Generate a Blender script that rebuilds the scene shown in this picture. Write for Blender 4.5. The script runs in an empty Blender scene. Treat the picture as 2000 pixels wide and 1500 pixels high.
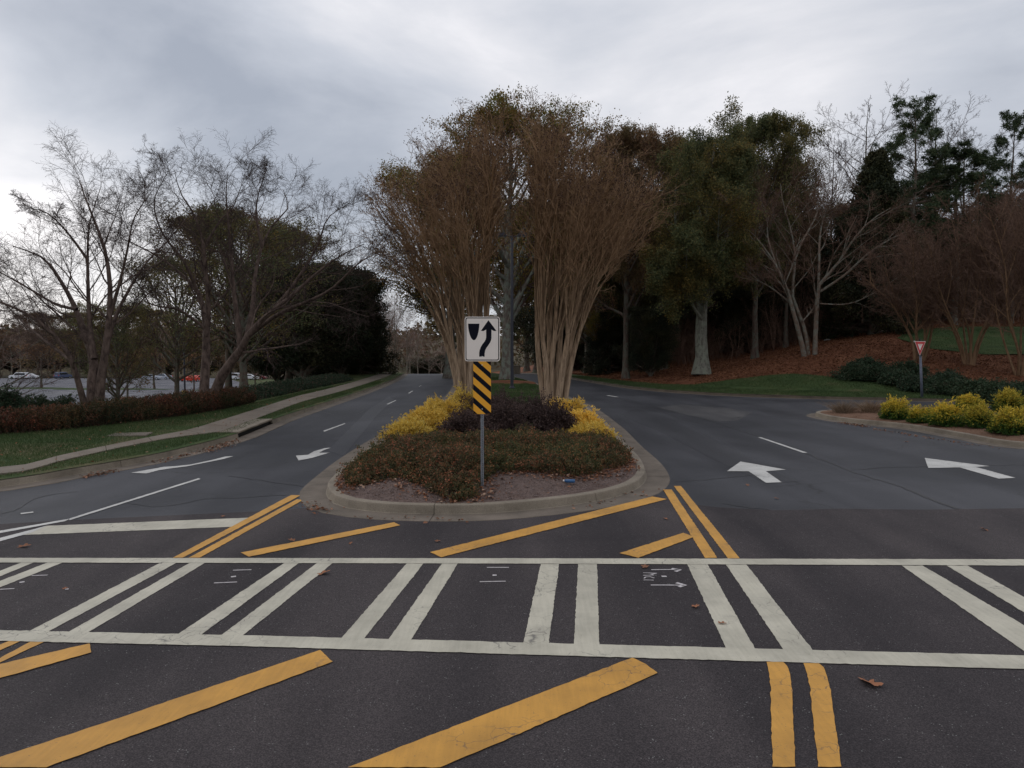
import bpy, bmesh, math, random
import numpy as np
from mathutils import Vector, Matrix
from mathutils.geometry import delaunay_2d_cdt, tessellate_polygon
random.seed(7)
RAD = math.radians
scene = bpy.context.scene

# ------------------------------------------------------------------ camera
EYE = 2.7
FPX = 1502.0
PITCH = math.atan(70 / FPX)
cam_d = bpy.data.cameras.new('camera')
cam = bpy.data.objects.new('camera', cam_d)
scene.collection.objects.link(cam)
cam.location = (0, 0, EYE)
cam.rotation_euler = (math.pi / 2 - PITCH, 0, 0)
cam_d.sensor_width = 36
cam_d.lens = 36 * FPX / 2000
cam_d.clip_end = 4000
scene.camera = cam

# ------------------------------------------------------------------ light
SUN_AZ, SUN_EL = RAD(-62), RAD(24)
sun_dir = Vector((math.sin(SUN_AZ) * math.cos(SUN_EL), math.cos(SUN_AZ) * math.cos(SUN_EL), math.sin(SUN_EL)))
sl = bpy.data.lights.new('sun', 'SUN')
sl.energy = 0.5
sl.angle = RAD(25)
sl.color = (1.0, 0.95, 0.9)
so = bpy.data.objects.new('sun', sl)
so.rotation_euler = sun_dir.to_track_quat('Z', 'Y').to_euler()
scene.collection.objects.link(so)

scene.view_settings.view_transform = 'Standard'
scene.view_settings.look = 'None'
scene.view_settings.gamma = 1
scene.view_settings.exposure = 0.12
scene.cycles.max_bounces = 5
scene.cycles.diffuse_bounces = 4
scene.cycles.glossy_bounces = 2
scene.cycles.transmission_bounces = 2
scene.cycles.transparent_max_bounces = 4

world = bpy.data.worlds.new('World')
scene.world = world
world.use_nodes = True
wt = world.node_tree
wt.nodes.clear()


def wn(t, **k):
    n = wt.nodes.new(t)
    for a, b in k.items():
        setattr(n, a, b)
    return n


def build_world():
    L = wt.links.new
    out = wn('ShaderNodeOutputWorld')
    bg = wn('ShaderNodeBackground')
    bg.inputs['Strength'].default_value = 0.1
    sky = wn('ShaderNodeTexSky', sky_type='NISHITA', sun_disc=False)
    sky.sun_elevation = SUN_EL
    sky.sun_rotation = SUN_AZ
    co = wn('ShaderNodeTexCoord')
    mp = wn('ShaderNodeMapping')
    mp.inputs['Scale'].default_value = (1.0, 1.0, 2.4)
    mp.inputs['Location'].default_value = (3.1, 0.7, 1.6)
    L(co.outputs['Generated'], mp.inputs['Vector'])
    n1 = wn('ShaderNodeTexNoise')
    n1.inputs['Scale'].default_value = 2.1
    n1.inputs['Detail'].default_value = 8.0
    n1.inputs['Roughness'].default_value = 0.55
    n1.inputs['Distortion'].default_value = 0.35
    L(mp.outputs[0], n1.inputs['Vector'])
    # broad bright and dark banks of cloud, fixed directions in the sky
    def lobe(az, el, sharp, amp):
        d = (math.sin(RAD(az)) * math.cos(RAD(el)), math.cos(RAD(az)) * math.cos(RAD(el)), math.sin(RAD(el)))
        dp = wn('ShaderNodeVectorMath', operation='DOT_PRODUCT')
        L(co.outputs['Generated'], dp.inputs[0])
        dp.inputs[1].default_value = d
        m = wn('ShaderNodeMath', operation='MAXIMUM')
        L(dp.outputs['Value'], m.inputs[0])
        m.inputs[1].default_value = 0
        p = wn('ShaderNodeMath', operation='POWER')
        L(m.outputs[0], p.inputs[0])
        p.inputs[1].default_value = sharp
        s = wn('ShaderNodeMath', operation='MULTIPLY')
        L(p.outputs[0], s.inputs[0])
        s.inputs[1].default_value = amp
        return s.outputs[0]
    acc = n1.outputs['Fac']
    mul = wn('ShaderNodeMath', operation='MULTIPLY_ADD')
    L(acc, mul.inputs[0])
    mul.inputs[1].default_value = 1.35
    mul.inputs[2].default_value = -0.13
    acc = mul.outputs[0]
    for a in ((-29, 19, 55, -0.34), (-16, 13, 90, -0.22), (-4, 15, 220, -0.10), (20, 17, 200, 0.10), (-33, 8, 90, 0.50), (-22, 3, 110, 0.22), (2, 16, 60, 0.02),
              (30, 13, 60, -0.16), (-9, 12, 160, -0.10), (10, 22, 60, -0.08)):
        ad = wn('ShaderNodeMath', operation='ADD')
        L(acc, ad.inputs[0])
        L(lobe(*a), ad.inputs[1])
        acc = ad.outputs[0]
    cr = wn('ShaderNodeValToRGB')
    e = cr.color_ramp.elements
    e[0].position = 0.12
    e[0].color = (0.30, 0.325, 0.38, 1)
    e[1].position = 0.95
    e[1].color = (0.90, 0.87, 0.88, 1)
    x = e.new(0.42)
    x.color = (0.47, 0.49, 0.54, 1)
    x = e.new(0.68)
    x.color = (0.64, 0.64, 0.67, 1)
    L(acc, cr.inputs['Fac'])
    # overcast sky is brightest overhead
    sx = wn('ShaderNodeSeparateXYZ')
    L(co.outputs['Generated'], sx.inputs[0])
    mr = wn('ShaderNodeMapRange')
    mr.inputs['From Min'].default_value = 0.35
    mr.inputs['From Max'].default_value = 1.0
    mr.inputs['To Min'].default_value = 12.2
    mr.inputs['To Max'].default_value = 14.5
    L(sx.outputs['Z'], mr.inputs['Value'])
    sc = wn('ShaderNodeVectorMath', operation='SCALE')
    L(cr.outputs['Color'], sc.inputs[0])
    L(mr.outputs[0], sc.inputs['Scale'])
    mx = wn('ShaderNodeMix', data_type='RGBA')
    mx.inputs['Factor'].default_value = 0.9
    L(sky.outputs[0], mx.inputs['A'])
    L(sc.outputs[0], mx.inputs['B'])
    L(mx.outputs['Result'], bg.inputs['Color'])
    L(bg.outputs[0], out.inputs[0])


build_world()

# ------------------------------------------------------------------ helpers
COS, SIN = math.cos(PITCH), math.sin(PITCH)


def ray(px, py):
    u = (px - 1000) / FPX
    v = (750 - py) / FPX
    return (u, COS + v * SIN, -SIN + v * COS)


def G(px, py, z=0.0):                 # the point of the level z seen at a pixel of the photograph
    r = ray(px, py)
    t = (z - EYE) / r[2]
    return (r[0] * t, r[1] * t)


def at(px, py, D):                    # the point at distance D seen at a pixel
    r = ray(px, py)
    t = D / r[1]
    return (r[0] * t, D, EYE + r[2] * t)


def tag(o, label=None, cat=None, group=None, kind=None):
    if label: o['label'] = label
    if cat: o['category'] = cat
    if group: o['group'] = group
    if kind: o['kind'] = kind
    return o


def empty(name, loc, rz=0.0):
    o = bpy.data.objects.new(name, None)
    o.empty_display_size = 0.2
    o.location = loc
    o.rotation_euler = (0, 0, rz)
    scene.collection.objects.link(o)
    return o


def link(name, me, parent=None, loc=None):
    o = bpy.data.objects.new(name, me)
    scene.collection.objects.link(o)
    if parent is not None:
        o.parent = parent
    if loc is not None:
        o.location = loc
    return o


def fastmesh(name, V, F, mats, mi=None, tint=None, smooth=False):
    """V (n,3); F a list of (m,k) int arrays; one material index per array"""
    me = bpy.data.meshes.new(name)
    V = np.asarray(V, dtype=np.float32)
    me.vertices.add(len(V))
    me.vertices.foreach_set('co', V.ravel())
    idx = np.concatenate([f.ravel() for f in F]).astype(np.int32)
    tot = np.concatenate([np.full(len(f), f.shape[1], dtype=np.int32) for f in F])
    st = np.concatenate(([0], np.cumsum(tot)[:-1])).astype(np.int32)
    me.loops.add(len(idx))
    me.loops.foreach_set('vertex_index', idx)
    me.polygons.add(len(tot))
    me.polygons.foreach_set('loop_start', st)
    me.polygons.foreach_set('loop_total', tot)
    if mi is not None:
        m = np.concatenate([np.full(len(f), i, dtype=np.int32) for f, i in zip(F, mi)])
        me.polygons.foreach_set('material_index', m)
    me.polygons.foreach_set('use_smooth', np.full(len(tot), bool(smooth)))
    for m in mats:
        me.materials.append(m)
    if tint is not None:
        a = me.attributes.new('tint', 'FLOAT', 'POINT')
        a.data.foreach_set('value', np.asarray(tint, dtype=np.float32))
    me.update(calc_edges=True)
    return me


class MB:                              # small mesh collector for hard objects
    def __init__(self):
        self.bm = bmesh.new()

    def box(self, c, s, rot=None):
        r = bmesh.ops.create_cube(self.bm, size=1)
        M = Matrix.Translation(c) @ (rot.to_4x4() if rot else Matrix()) @ Matrix.Diagonal((s[0], s[1], s[2], 1))
        bmesh.ops.transform(self.bm, matrix=M, verts=r['verts'])
        return r['verts']

    def cyl(self, p0, p1, r0, r1=None, n=16):
        p0, p1 = Vector(p0), Vector(p1)
        d = p1 - p0
        r = bmesh.ops.create_cone(self.bm, cap_ends=True, segments=n, radius1=r0, radius2=r0 if r1 is None else r1, depth=d.length)
        M = Matrix.Translation((p0 + p1) / 2) @ d.to_track_quat('Z', 'Y').to_matrix().to_4x4()
        bmesh.ops.transform(self.bm, matrix=M, verts=r['verts'])

    def prism(self, pts, y0, y1):      # outline in xz, extruded along y
        a = [self.bm.verts.new((p[0], y0, p[1])) for p in pts]
        b = [self.bm.verts.new((p[0], y1, p[1])) for p in pts]
        n = len(pts)
        tri = tessellate_polygon([[Vector((p[0], p[1], 0)) for p in pts]])
        for t in tri:
            self.bm.faces.new([a[k] for k in t])
            self.bm.faces.new([b[k] for k in t][::-1])
        for i in range(n):
            j = (i + 1) % n
            self.bm.faces.new((a[j], a[i], b[i], b[j]))

    def ico(self, c, r, s=(1, 1, 1), sub=2):
        q = bmesh.ops.create_icosphere(self.bm, subdivisions=sub, radius=r)
        bmesh.ops.transform(self.bm, matrix=Matrix.Translation(c) @ Matrix.Diagonal((s[0], s[1], s[2], 1)), verts=q['verts'])

    def bevel(self, w, seg=2):
        bmesh.ops.bevel(self.bm, geom=self.bm.edges[:], offset=w, segments=seg, affect='EDGES', clamp_overlap=True)

    def build(self, name, mat, parent=None, smooth=False):
        bmesh.ops.triangulate(self.bm, faces=[f for f in self.bm.faces if len(f.verts) > 4])
        bmesh.ops.recalc_face_normals(self.bm, faces=self.bm.faces[:])
        me = bpy.data.meshes.new(name)
        self.bm.to_mesh(me)
        self.bm.free()
        me.materials.append(mat)
        if smooth:
            me.polygons.foreach_set('use_smooth', np.full(len(me.polygons), True))
        return link(name, me, parent)


# ------------------------------------------------------------------ materials
MATS = {}


def mat_new(name):
    m = bpy.data.materials.new(name)
    m.use_nodes = True
    nt = m.node_tree
    bs = nt.nodes['Principled BSDF']
    return m, nt, bs


def nod(nt, t, **k):
    n = nt.nodes.new(t)
    for a, b in k.items():
        setattr(n, a, b)
    return n


def noise(nt, vec, scale, detail=3, rough=0.5, dist=0.0):
    n = nod(nt, 'ShaderNodeTexNoise')
    n.inputs['Scale'].default_value = scale
    n.inputs['Detail'].default_value = detail
    n.inputs['Roughness'].default_value = rough
    n.inputs['Distortion'].default_value = dist
    nt.links.new(vec, n.inputs['Vector'])
    return n


def ramp(nt, fac, stops, interp='LINEAR'):
    r = nod(nt, 'ShaderNodeValToRGB')
    r.color_ramp.interpolation = interp
    e = r.color_ramp.elements
    while len(e) > 1:
        e.remove(e[-1])
    e[0].position = stops[0][0]
    e[0].color = (*stops[0][1], 1) if len(stops[0][1]) == 3 else stops[0][1]
    for p, c in stops[1:]:
        x = e.new(p)
        x.color = (*c, 1) if len(c) == 3 else c
    nt.links.new(fac, r.inputs['Fac'])
    return r.outputs['Color']


def mixc(nt, fac, a, b, mode='MIX'):
    m = nod(nt, 'ShaderNodeMix', data_type='RGBA', blend_type=mode)
    for s, v in (('Factor', fac), ('A', a), ('B', b)):
        if isinstance(v, (int, float)):
            m.inputs[s].default_value = v
        elif isinstance(v, tuple):
            m.inputs[s].default_value = (*v, 1)
        else:
            nt.links.new(v, m.inputs[s])
    return m.outputs['Result']


def bump(nt, bs, h, strength, dist=0.02):
    b = nod(nt, 'ShaderNodeBump')
    b.inputs['Strength'].default_value = strength
    b.inputs['Distance'].default_value = dist
    nt.links.new(h, b.inputs['Height'])
    nt.links.new(b.outputs[0], bs.inputs['Normal'])


def geo_pos(nt):
    return nod(nt, 'ShaderNodeNewGeometry').outputs['Position']


def plain(name, col, rough=0.6, metal=0.0, var=0.12, scale=6, bmp=0.0):
    m, nt, bs = mat_new(name)
    co = nod(nt, 'ShaderNodeTexCoord').outputs['Object']
    n = noise(nt, co, scale, 4)
    c = ramp(nt, n.outputs['Fac'], [(0.25, tuple(x * (1 - var) for x in col)), (0.75, tuple(min(1, x * (1 + var)) for x in col))])
    nt.links.new(c, bs.inputs['Base Color'])
    bs.inputs['Roughness'].default_value = rough
    bs.inputs['Metallic'].default_value = metal
    if bmp:
        bump(nt, bs, n.outputs['Fac'], bmp)
    MATS[name] = m
    return m


def asphalt(name, dark, light, speck, crack=True, rough=0.62, spec=0.35):
    m, nt, bs = mat_new(name)
    p = geo_pos(nt)
    big = noise(nt, p, 0.22, 4, 0.55, 0.6)
    mp = nod(nt, 'ShaderNodeMapping')
    mp.inputs['Scale'].default_value = (0.9, 0.14, 1)
    mp.inputs['Rotation'].default_value = (0, 0, RAD(4))
    nt.links.new(p, mp.inputs['Vector'])
    lanes = noise(nt, mp.outputs[0], 0.9, 3, 0.5, 0.2)
    c = ramp(nt, big.outputs['Fac'], [(0.36, dark), (0.64, light)])
    c2 = ramp(nt, lanes.outputs['Fac'], [(0.36, (0.72, 0.72, 0.75)), (0.64, (1.26, 1.25, 1.23))])
    c = mixc(nt, 1.0, c, c2, 'MULTIPLY')
    fine = noise(nt, p, 95, 2, 0.7)
    c3 = ramp(nt, fine.outputs['Fac'], [(0.34, (0.45, 0.45, 0.45)), (0.5, (1, 1, 1)), (0.66, (1.9, 1.86, 1.8))])
    c = mixc(nt, 0.9, c, c3, 'MULTIPLY')
    vo = nod(nt, 'ShaderNodeTexVoronoi')
    vo.inputs['Scale'].default_value = 34
    nt.links.new(p, vo.inputs['Vector'])
    st = ramp(nt, vo.outputs['Distance'], [(0.10, (1, 1, 1)), (0.2, (0, 0, 0))])
    pick = noise(nt, p, 9, 1)
    pk = ramp(nt, pick.outputs['Fac'], [(0.55, (0, 0, 0)), (0.62, (1, 1, 1))])
    sp = mixc(nt, 1.0, st, pk, 'MULTIPLY')
    c = mixc(nt, sp, c, speck)
    h = fine.outputs['Fac']
    if crack:
        # meandering cracks of old asphalt
        dn = noise(nt, p, 0.8, 4, 0.6)
        ad = nod(nt, 'ShaderNodeVectorMath', operation='MULTIPLY_ADD')
        nt.links.new(dn.outputs['Color'], ad.inputs[0])
        ad.inputs[1].default_value = (1.3, 1.3, 0)
        nt.links.new(p, ad.inputs[2])
        v2 = nod(nt, 'ShaderNodeTexVoronoi', feature='DISTANCE_TO_EDGE')
        v2.inputs['Scale'].default_value = 0.33
        nt.links.new(ad.outputs[0], v2.inputs['Vector'])
        msk = noise(nt, p, 0.35, 2)
        ck = ramp(nt, v2.outputs['Distance'], [(0.0, (1, 1, 1)), (0.008, (0, 0, 0))])
        mk = ramp(nt, msk.outputs['Fac'], [(0.44, (0, 0, 0)), (0.52, (1, 1, 1))])
        ck = mixc(nt, 1.0, ck, mk, 'MULTIPLY')
        c = mixc(nt, ck, c, (0.012, 0.012, 0.013))
    nt.links.new(c, bs.inputs['Base Color'])
    bs.inputs['Roughness'].default_value = rough
    bs.inputs['Specular IOR Level'].default_value = spec
    bump(nt, bs, h, 0.5, 0.006)
    MATS[name] = m
    return m


def paint(name, col, under=(0.05, 0.045, 0.05), wear=0.33, streak=True):
    m, nt, bs = mat_new(name)
    p = geo_pos(nt)
    a = noise(nt, p, 1.7, 5, 0.6)
    c = ramp(nt, a.outputs['Fac'], [(0.32, tuple(x * 0.74 for x in col)), (0.6, col)])
    mp = nod(nt, 'ShaderNodeMapping')
    mp.inputs['Scale'].default_value = (22, 1.4, 1)
    mp.inputs['Rotation'].default_value = (0, 0, RAD(-18))
    nt.links.new(p, mp.inputs['Vector'])
    s = noise(nt, mp.outputs[0], 1.3, 3, 0.6)
    cs = ramp(nt, s.outputs['Fac'], [(0.38, (0.93, 0.93, 0.92)), (0.6, (1.02, 1.02, 1.02))])
    c = mixc(nt, 1.0 if streak else 0.3, c, cs, 'MULTIPLY')
    f = noise(nt, p, 60, 4, 0.75)
    w = ramp(nt, f.outputs['Fac'], [(wear - 0.03, (1, 1, 1)), (wear + 0.03, (0, 0, 0))])
    c = mixc(nt, w, c, under)
    # hairline cracks through thick paint
    v2 = nod(nt, 'ShaderNodeTexVoronoi', feature='DISTANCE_TO_EDGE')
    v2.inputs['Scale'].default_value = 5
    dn = noise(nt, p, 6, 3)
    ad = nod(nt, 'ShaderNodeVectorMath', operation='MULTIPLY_ADD')
    nt.links.new(dn.outputs['Color'], ad.inputs[0])
    ad.inputs[1].default_value = (0.25, 0.25, 0)
    nt.links.new(p, ad.inputs[2])
    nt.links.new(ad.outputs[0], v2.inputs['Vector'])
    mk = noise(nt, p, 0.9, 2)
    k1 = ramp(nt, v2.outputs['Distance'], [(0.0, (1, 1, 1)), (0.025, (0, 0, 0))])
    k2 = ramp(nt, mk.outputs['Fac'], [(0.52, (0, 0, 0)), (0.6, (0.75, 0.75, 0.75))])
    c = mixc(nt, mixc(nt, 1.0, k1, k2, 'MULTIPLY'), c, under)
    nt.links.new(c, bs.inputs['Base Color'])
    bs.inputs['Roughness'].default_value = 0.6
    bump(nt, bs, f.outputs['Fac'], 0.2, 0.004)
    MATS[name] = m
    return m


def concrete(name, a, b, stain=(0.07, 0.055, 0.04), rough=0.85, stain_amt=0.6):
    m, nt, bs = mat_new(name)
    p = geo_pos(nt)
    n1 = noise(nt, p, 1.3, 5, 0.6)
    c = ramp(nt, n1.outputs['Fac'], [(0.32, a), (0.68, b)])
    n2 = noise(nt, p, 0.7, 6, 0.7, 0.4)
    s = ramp(nt, n2.outputs['Fac'], [(0.5, (0, 0, 0)), (0.68, (stain_amt,) * 3)])
    c = mixc(nt, s, c, stain)
    n3 = noise(nt, p, 70, 3, 0.7)
    c3 = ramp(nt, n3.outputs['Fac'], [(0.36, (0.7, 0.7, 0.7)), (0.62, (1.2, 1.2, 1.2))])
    c = mixc(nt, 0.8, c, c3, 'MULTIPLY')
    nt.links.new(c, bs.inputs['Base Color'])
    bs.inputs['Roughness'].default_value = rough
    bump(nt, bs, n3.outputs['Fac'], 0.4, 0.008)
    MATS[name] = m
    return m


def groundmat(name, stops, s1=0.6, s2=35, bstr=0.6, bd=0.03, fine_amt=0.9):
    m, nt, bs = mat_new(name)
    p = geo_pos(nt)
    n1 = noise(nt, p, s1, 6, 0.62, 0.5)
    c = ramp(nt, n1.outputs['Fac'], stops)
    n2 = noise(nt, p, s2, 4, 0.75)
    c2 = ramp(nt, n2.outputs['Fac'], [(0.3, (0.4, 0.38, 0.36)), (0.5, (1, 1, 1)), (0.7, (1.65, 1.6, 1.55))])
    c = mixc(nt, fine_amt, c, c2, 'MULTIPLY')
    nt.links.new(c, bs.inputs['Base Color'])
    bs.inputs['Roughness'].default_value = 0.95
    bs.inputs['Specular IOR Level'].default_value = 0.1
    bump(nt, bs, n2.outputs['Fac'], bstr, bd)
    MATS[name] = m
    return m


def leafmat(name, stops, trans=0.25, rough=0.6, patch=None):
    m, nt, bs = mat_new(name)
    at_ = nod(nt, 'ShaderNodeAttribute', attribute_name='tint')
    c = ramp(nt, at_.outputs['Fac'], stops)
    if patch:
        co = nod(nt, 'ShaderNodeTexCoord').outputs['Object']
        n = noise(nt, co, patch[0], 3, 0.5)
        k = ramp(nt, n.outputs['Fac'], [(0.42, (0, 0, 0)), (0.62, (1, 1, 1))])
        c = mixc(nt, k, c, mixc(nt, 1.0, c, patch[1], 'MULTIPLY'))
    oi = nod(nt, 'ShaderNodeObjectInfo')
    rr = ramp(nt, oi.outputs['Random'], [(0, (0.8, 0.82, 0.85)), (1, (1.18, 1.12, 1.05))])
    c = mixc(nt, 1.0, c, rr, 'MULTIPLY')
    nt.links.new(c, bs.inputs['Base Color'])
    bs.inputs['Roughness'].default_value = rough
    bs.inputs['Specular IOR Level'].default_value = 0.2
    if trans:
        tr = nod(nt, 'ShaderNodeBsdfTranslucent')
        nt.links.new(c, tr.inputs['Color'])
        mx = nod(nt, 'ShaderNodeMixShader')
        mx.inputs[0].default_value = trans
        nt.links.new(bs.outputs[0], mx.inputs[1])
        nt.links.new(tr.outputs[0], mx.inputs[2])
        nt.links.new(mx.outputs[0], nt.nodes['Material Output'].inputs['Surface'])
    MATS[name] = m
    return m


def barkmat(name, a, b, lichen=None, zs=0.25, scale=9, bstr=0.8, bd=0.02):
    m, nt, bs = mat_new(name)
    co = nod(nt, 'ShaderNodeTexCoord').outputs['Object']
    mp = nod(nt, 'ShaderNodeMapping')
    mp.inputs['Scale'].default_value = (1, 1, zs)
    nt.links.new(co, mp.inputs['Vector'])
    n1 = noise(nt, mp.outputs[0], scale, 5, 0.65, 0.3)
    c = ramp(nt, n1.outputs['Fac'], [(0.34, a), (0.62, b)])
    if lichen:
        n2 = noise(nt, co, 3.2, 4, 0.6)
        k = ramp(nt, n2.outputs['Fac'], [(0.46, (0, 0, 0)), (0.56, (0.8, 0.8, 0.8))])
        c = mixc(nt, k, c, lichen)
    nt.links.new(c, bs.inputs['Base Color'])
    bs.inputs['Roughness'].default_value = 0.9
    bs.inputs['Specular IOR Level'].default_value = 0.15
    bump(nt, bs, n1.outputs['Fac'], bstr, bd)
    MATS[name] = m
    return m


asphalt('asphalt_old', (0.021, 0.022, 0.027), (0.040, 0.041, 0.048), (0.13, 0.13, 0.13), True, 0.58, 0.28)
asphalt('asphalt_new', (0.034, 0.029, 0.031), (0.049, 0.042, 0.043), (0.22, 0.22, 0.21), False, 0.8, 0.18)
asphalt('asphalt_lot', (0.11, 0.112, 0.125), (0.15, 0.152, 0.168), (0.2, 0.2, 0.2), False, 0.95, 0.05)
asphalt('asphalt_dark', (0.020, 0.021, 0.026), (0.034, 0.035, 0.041), (0.10, 0.10, 0.10), True, 0.5, 0.3)
asphalt('asphalt_light', (0.040, 0.039, 0.041), (0.062, 0.060, 0.061), (0.2, 0.2, 0.2), True, 0.7, 0.3)
paint('white_thermo', (0.50, 0.468, 0.375), wear=0.33)
paint('white_paint', (0.54, 0.53, 0.50), wear=0.36, streak=False)
paint('white_faint', (0.36, 0.36, 0.34), wear=0.45, streak=False)
paint('yellow_paint', (0.57, 0.285, 0.042), wear=0.335)
plain('chalk_paint', (0.45, 0.42, 0.42), 0.8, var=0.3, scale=30)
plain('tar', (0.016, 0.016, 0.018), 0.5, var=0.3)
concrete('kerb_concrete', (0.16, 0.132, 0.098), (0.245, 0.205, 0.155), (0.07, 0.055, 0.038))
concrete('kerb_stained', (0.06, 0.045, 0.032), (0.11, 0.085, 0.06), (0.035, 0.025, 0.018))
concrete('gutter_concrete', (0.10, 0.08, 0.06), (0.165, 0.132, 0.102), (0.045, 0.034, 0.024))
concrete('walk_concrete', (0.125, 0.10, 0.076), (0.185, 0.152, 0.118), (0.12, 0.08, 0.05), stain_amt=0.5)
plain('drain_shade', (0.012, 0.011, 0.01), 0.8)
groundmat('lawn', [(0.3, (0.034, 0.055, 0.022)), (0.48, (0.050, 0.076, 0.028)), (0.6, (0.105, 0.095, 0.050)), (0.75, (0.05, 0.07, 0.03))], 0.5, 30)
groundmat('lawn_green', [(0.3, (0.030, 0.050, 0.020)), (0.55, (0.048, 0.074, 0.026)), (0.72, (0.09, 0.078, 0.042))], 0.6, 30)
groundmat('pine_straw', [(0.3, (0.10, 0.042, 0.024)), (0.5, (0.15, 0.062, 0.034)), (0.68, (0.20, 0.092, 0.052)), (0.8, (0.085, 0.05, 0.03))], 0.5, 28, 1.0, 0.04)
groundmat('forest_floor', [(0.3, (0.09, 0.045, 0.030)), (0.6, (0.14, 0.068, 0.044)), (0.8, (0.08, 0.05, 0.035))], 0.4, 6, 1.0, 0.1)
groundmat('mulch', [(0.3, (0.11, 0.075, 0.065)), (0.55, (0.17, 0.125, 0.11)), (0.75, (0.12, 0.075, 0.06))], 1.2, 45, 1.0, 0.03)
groundmat('mulch_brown', [(0.3, (0.12, 0.07, 0.045)), (0.6, (0.19, 0.115, 0.08))], 1.2, 30, 1.0, 0.03)
groundmat('far_land', [(0.3, (0.05, 0.045, 0.025)), (0.6, (0.08, 0.065, 0.04))], 0.02, 0.3, 0.3, 0.3)
barkmat('bark_birch', (0.045, 0.031, 0.026), (0.14, 0.10, 0.082), None, 0.4, 7)
barkmat('bark_myrtle', (0.10, 0.066, 0.040), (0.31, 0.225, 0.145), None, 0.06, 16, 0.5, 0.01)
barkmat('shoot_myrtle', (0.12, 0.07, 0.038), (0.22, 0.135, 0.078), None, 0.1, 10, 0.2)
barkmat('twig_myrtle', (0.17, 0.10, 0.055), (0.28, 0.175, 0.10), None, 0.2, 5, 0.1)
barkmat('twig_brown', (0.085, 0.050, 0.036), (0.15, 0.092, 0.066), None, 0.2, 5, 0.1)
barkmat('twig_pale', (0.15, 0.10, 0.085), (0.26, 0.18, 0.15), None, 0.2, 5, 0.1)
barkmat('twig_grey', (0.036, 0.025, 0.024), (0.075, 0.052, 0.046), None, 0.2, 5, 0.1)
barkmat('twig_dark', (0.045, 0.026, 0.022), (0.085, 0.050, 0.042), None, 0.2, 5, 0.1)
barkmat('bark_oak', (0.075, 0.06, 0.05), (0.155, 0.13, 0.11), (0.17, 0.19, 0.155), 0.2, 8, 1.0, 0.04)
barkmat('bark_pale', (0.07, 0.066, 0.052), (0.185, 0.18, 0.15), (0.18, 0.192, 0.15), 0.10, 9, 1.0, 0.04)
barkmat('bark_vase', (0.09, 0.062, 0.047), (0.19, 0.142, 0.11), (0.17, 0.175, 0.145), 0.25, 6, 0.8, 0.03)
barkmat('bark_woods', (0.06, 0.042, 0.034), (0.13, 0.09, 0.072), (0.11, 0.115, 0.09), 0.15, 7, 1.0, 0.04)
def two_age_bark():
    m = MATS['bark_myrtle']
    nt = m.node_tree
    bs = nt.nodes['Principled BSDF']
    src = bs.inputs['Base Color'].links[0].from_socket
    co = nod(nt, 'ShaderNodeTexCoord').outputs['Object']
    sx = nod(nt, 'ShaderNodeSeparateXYZ')
    nt.links.new(co, sx.inputs[0])
    n = noise(nt, co, 1.5, 3)
    ad = nod(nt, 'ShaderNodeMath', operation='MULTIPLY_ADD')
    nt.links.new(n.outputs['Fac'], ad.inputs[0])
    ad.inputs[1].default_value = 3.0
    nt.links.new(sx.outputs['Z'], ad.inputs[2])
    k = ramp(nt, ad.outputs[0], [(0.0, (1.25, 1.28, 1.35)), (1.0, (0.74, 0.60, 0.46))])
    k_r = k.node
    mr = nod(nt, 'ShaderNodeMapRange')
    mr.inputs['From Min'].default_value = 2.5
    mr.inputs['From Max'].default_value = 8.5
    nt.links.new(ad.outputs[0], mr.inputs['Value'])
    nt.links.new(mr.outputs[0], k_r.inputs['Fac'])
    nt.links.new(mixc(nt, 1.0, src, k, 'MULTIPLY'), bs.inputs['Base Color'])


two_age_bark()
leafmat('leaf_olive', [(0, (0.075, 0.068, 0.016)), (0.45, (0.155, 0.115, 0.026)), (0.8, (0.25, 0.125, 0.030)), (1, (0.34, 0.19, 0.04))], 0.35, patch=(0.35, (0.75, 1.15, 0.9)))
leafmat('leaf_green', [(0, (0.050, 0.068, 0.034)), (0.6, (0.110, 0.130, 0.056)), (1, (0.18, 0.16, 0.06))], 0.35, patch=(0.3, (1.35, 0.95, 0.7)))
leafmat('leaf_brown', [(0, (0.10, 0.068, 0.040)), (0.6, (0.18, 0.11, 0.058)), (1, (0.24, 0.125, 0.075))], 0.35, patch=(0.3, (0.7, 1.0, 0.8)))
leafmat('leaf_dark', [(0, (0.011, 0.017, 0.010)), (0.7, (0.026, 0.036, 0.018)), (1, (0.05, 0.055, 0.022))], 0.1, patch=(0.35, (1.6, 1.15, 0.9)))
leafmat('leaf_pine', [(0, (0.026, 0.046, 0.026)), (0.7, (0.055, 0.084, 0.042)), (1, (0.09, 0.10, 0.045))], 0.15)
leafmat('leaf_yellowgreen', [(0, (0.05, 0.05, 0.012)), (0.6, (0.12, 0.105, 0.022)), (1, (0.19, 0.15, 0.03))])
leafmat('leaf_gold', [(0, (0.16, 0.13, 0.02)), (0.3, (0.46, 0.30, 0.035)), (0.7, (0.78, 0.52, 0.08)), (1, (0.85, 0.66, 0.18))], 0.3)
leafmat('leaf_goldgreen', [(0, (0.022, 0.062, 0.014)), (0.35, (0.06, 0.13, 0.024)), (0.55, (0.26, 0.28, 0.04)), (0.75, (0.66, 0.50, 0.06)), (1, (0.76, 0.54, 0.09))], 0.3)
leafmat('leaf_purple', [(0, (0.030, 0.020, 0.020)), (0.6, (0.070, 0.046, 0.044)), (1, (0.12, 0.082, 0.066))], 0.15)
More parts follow.
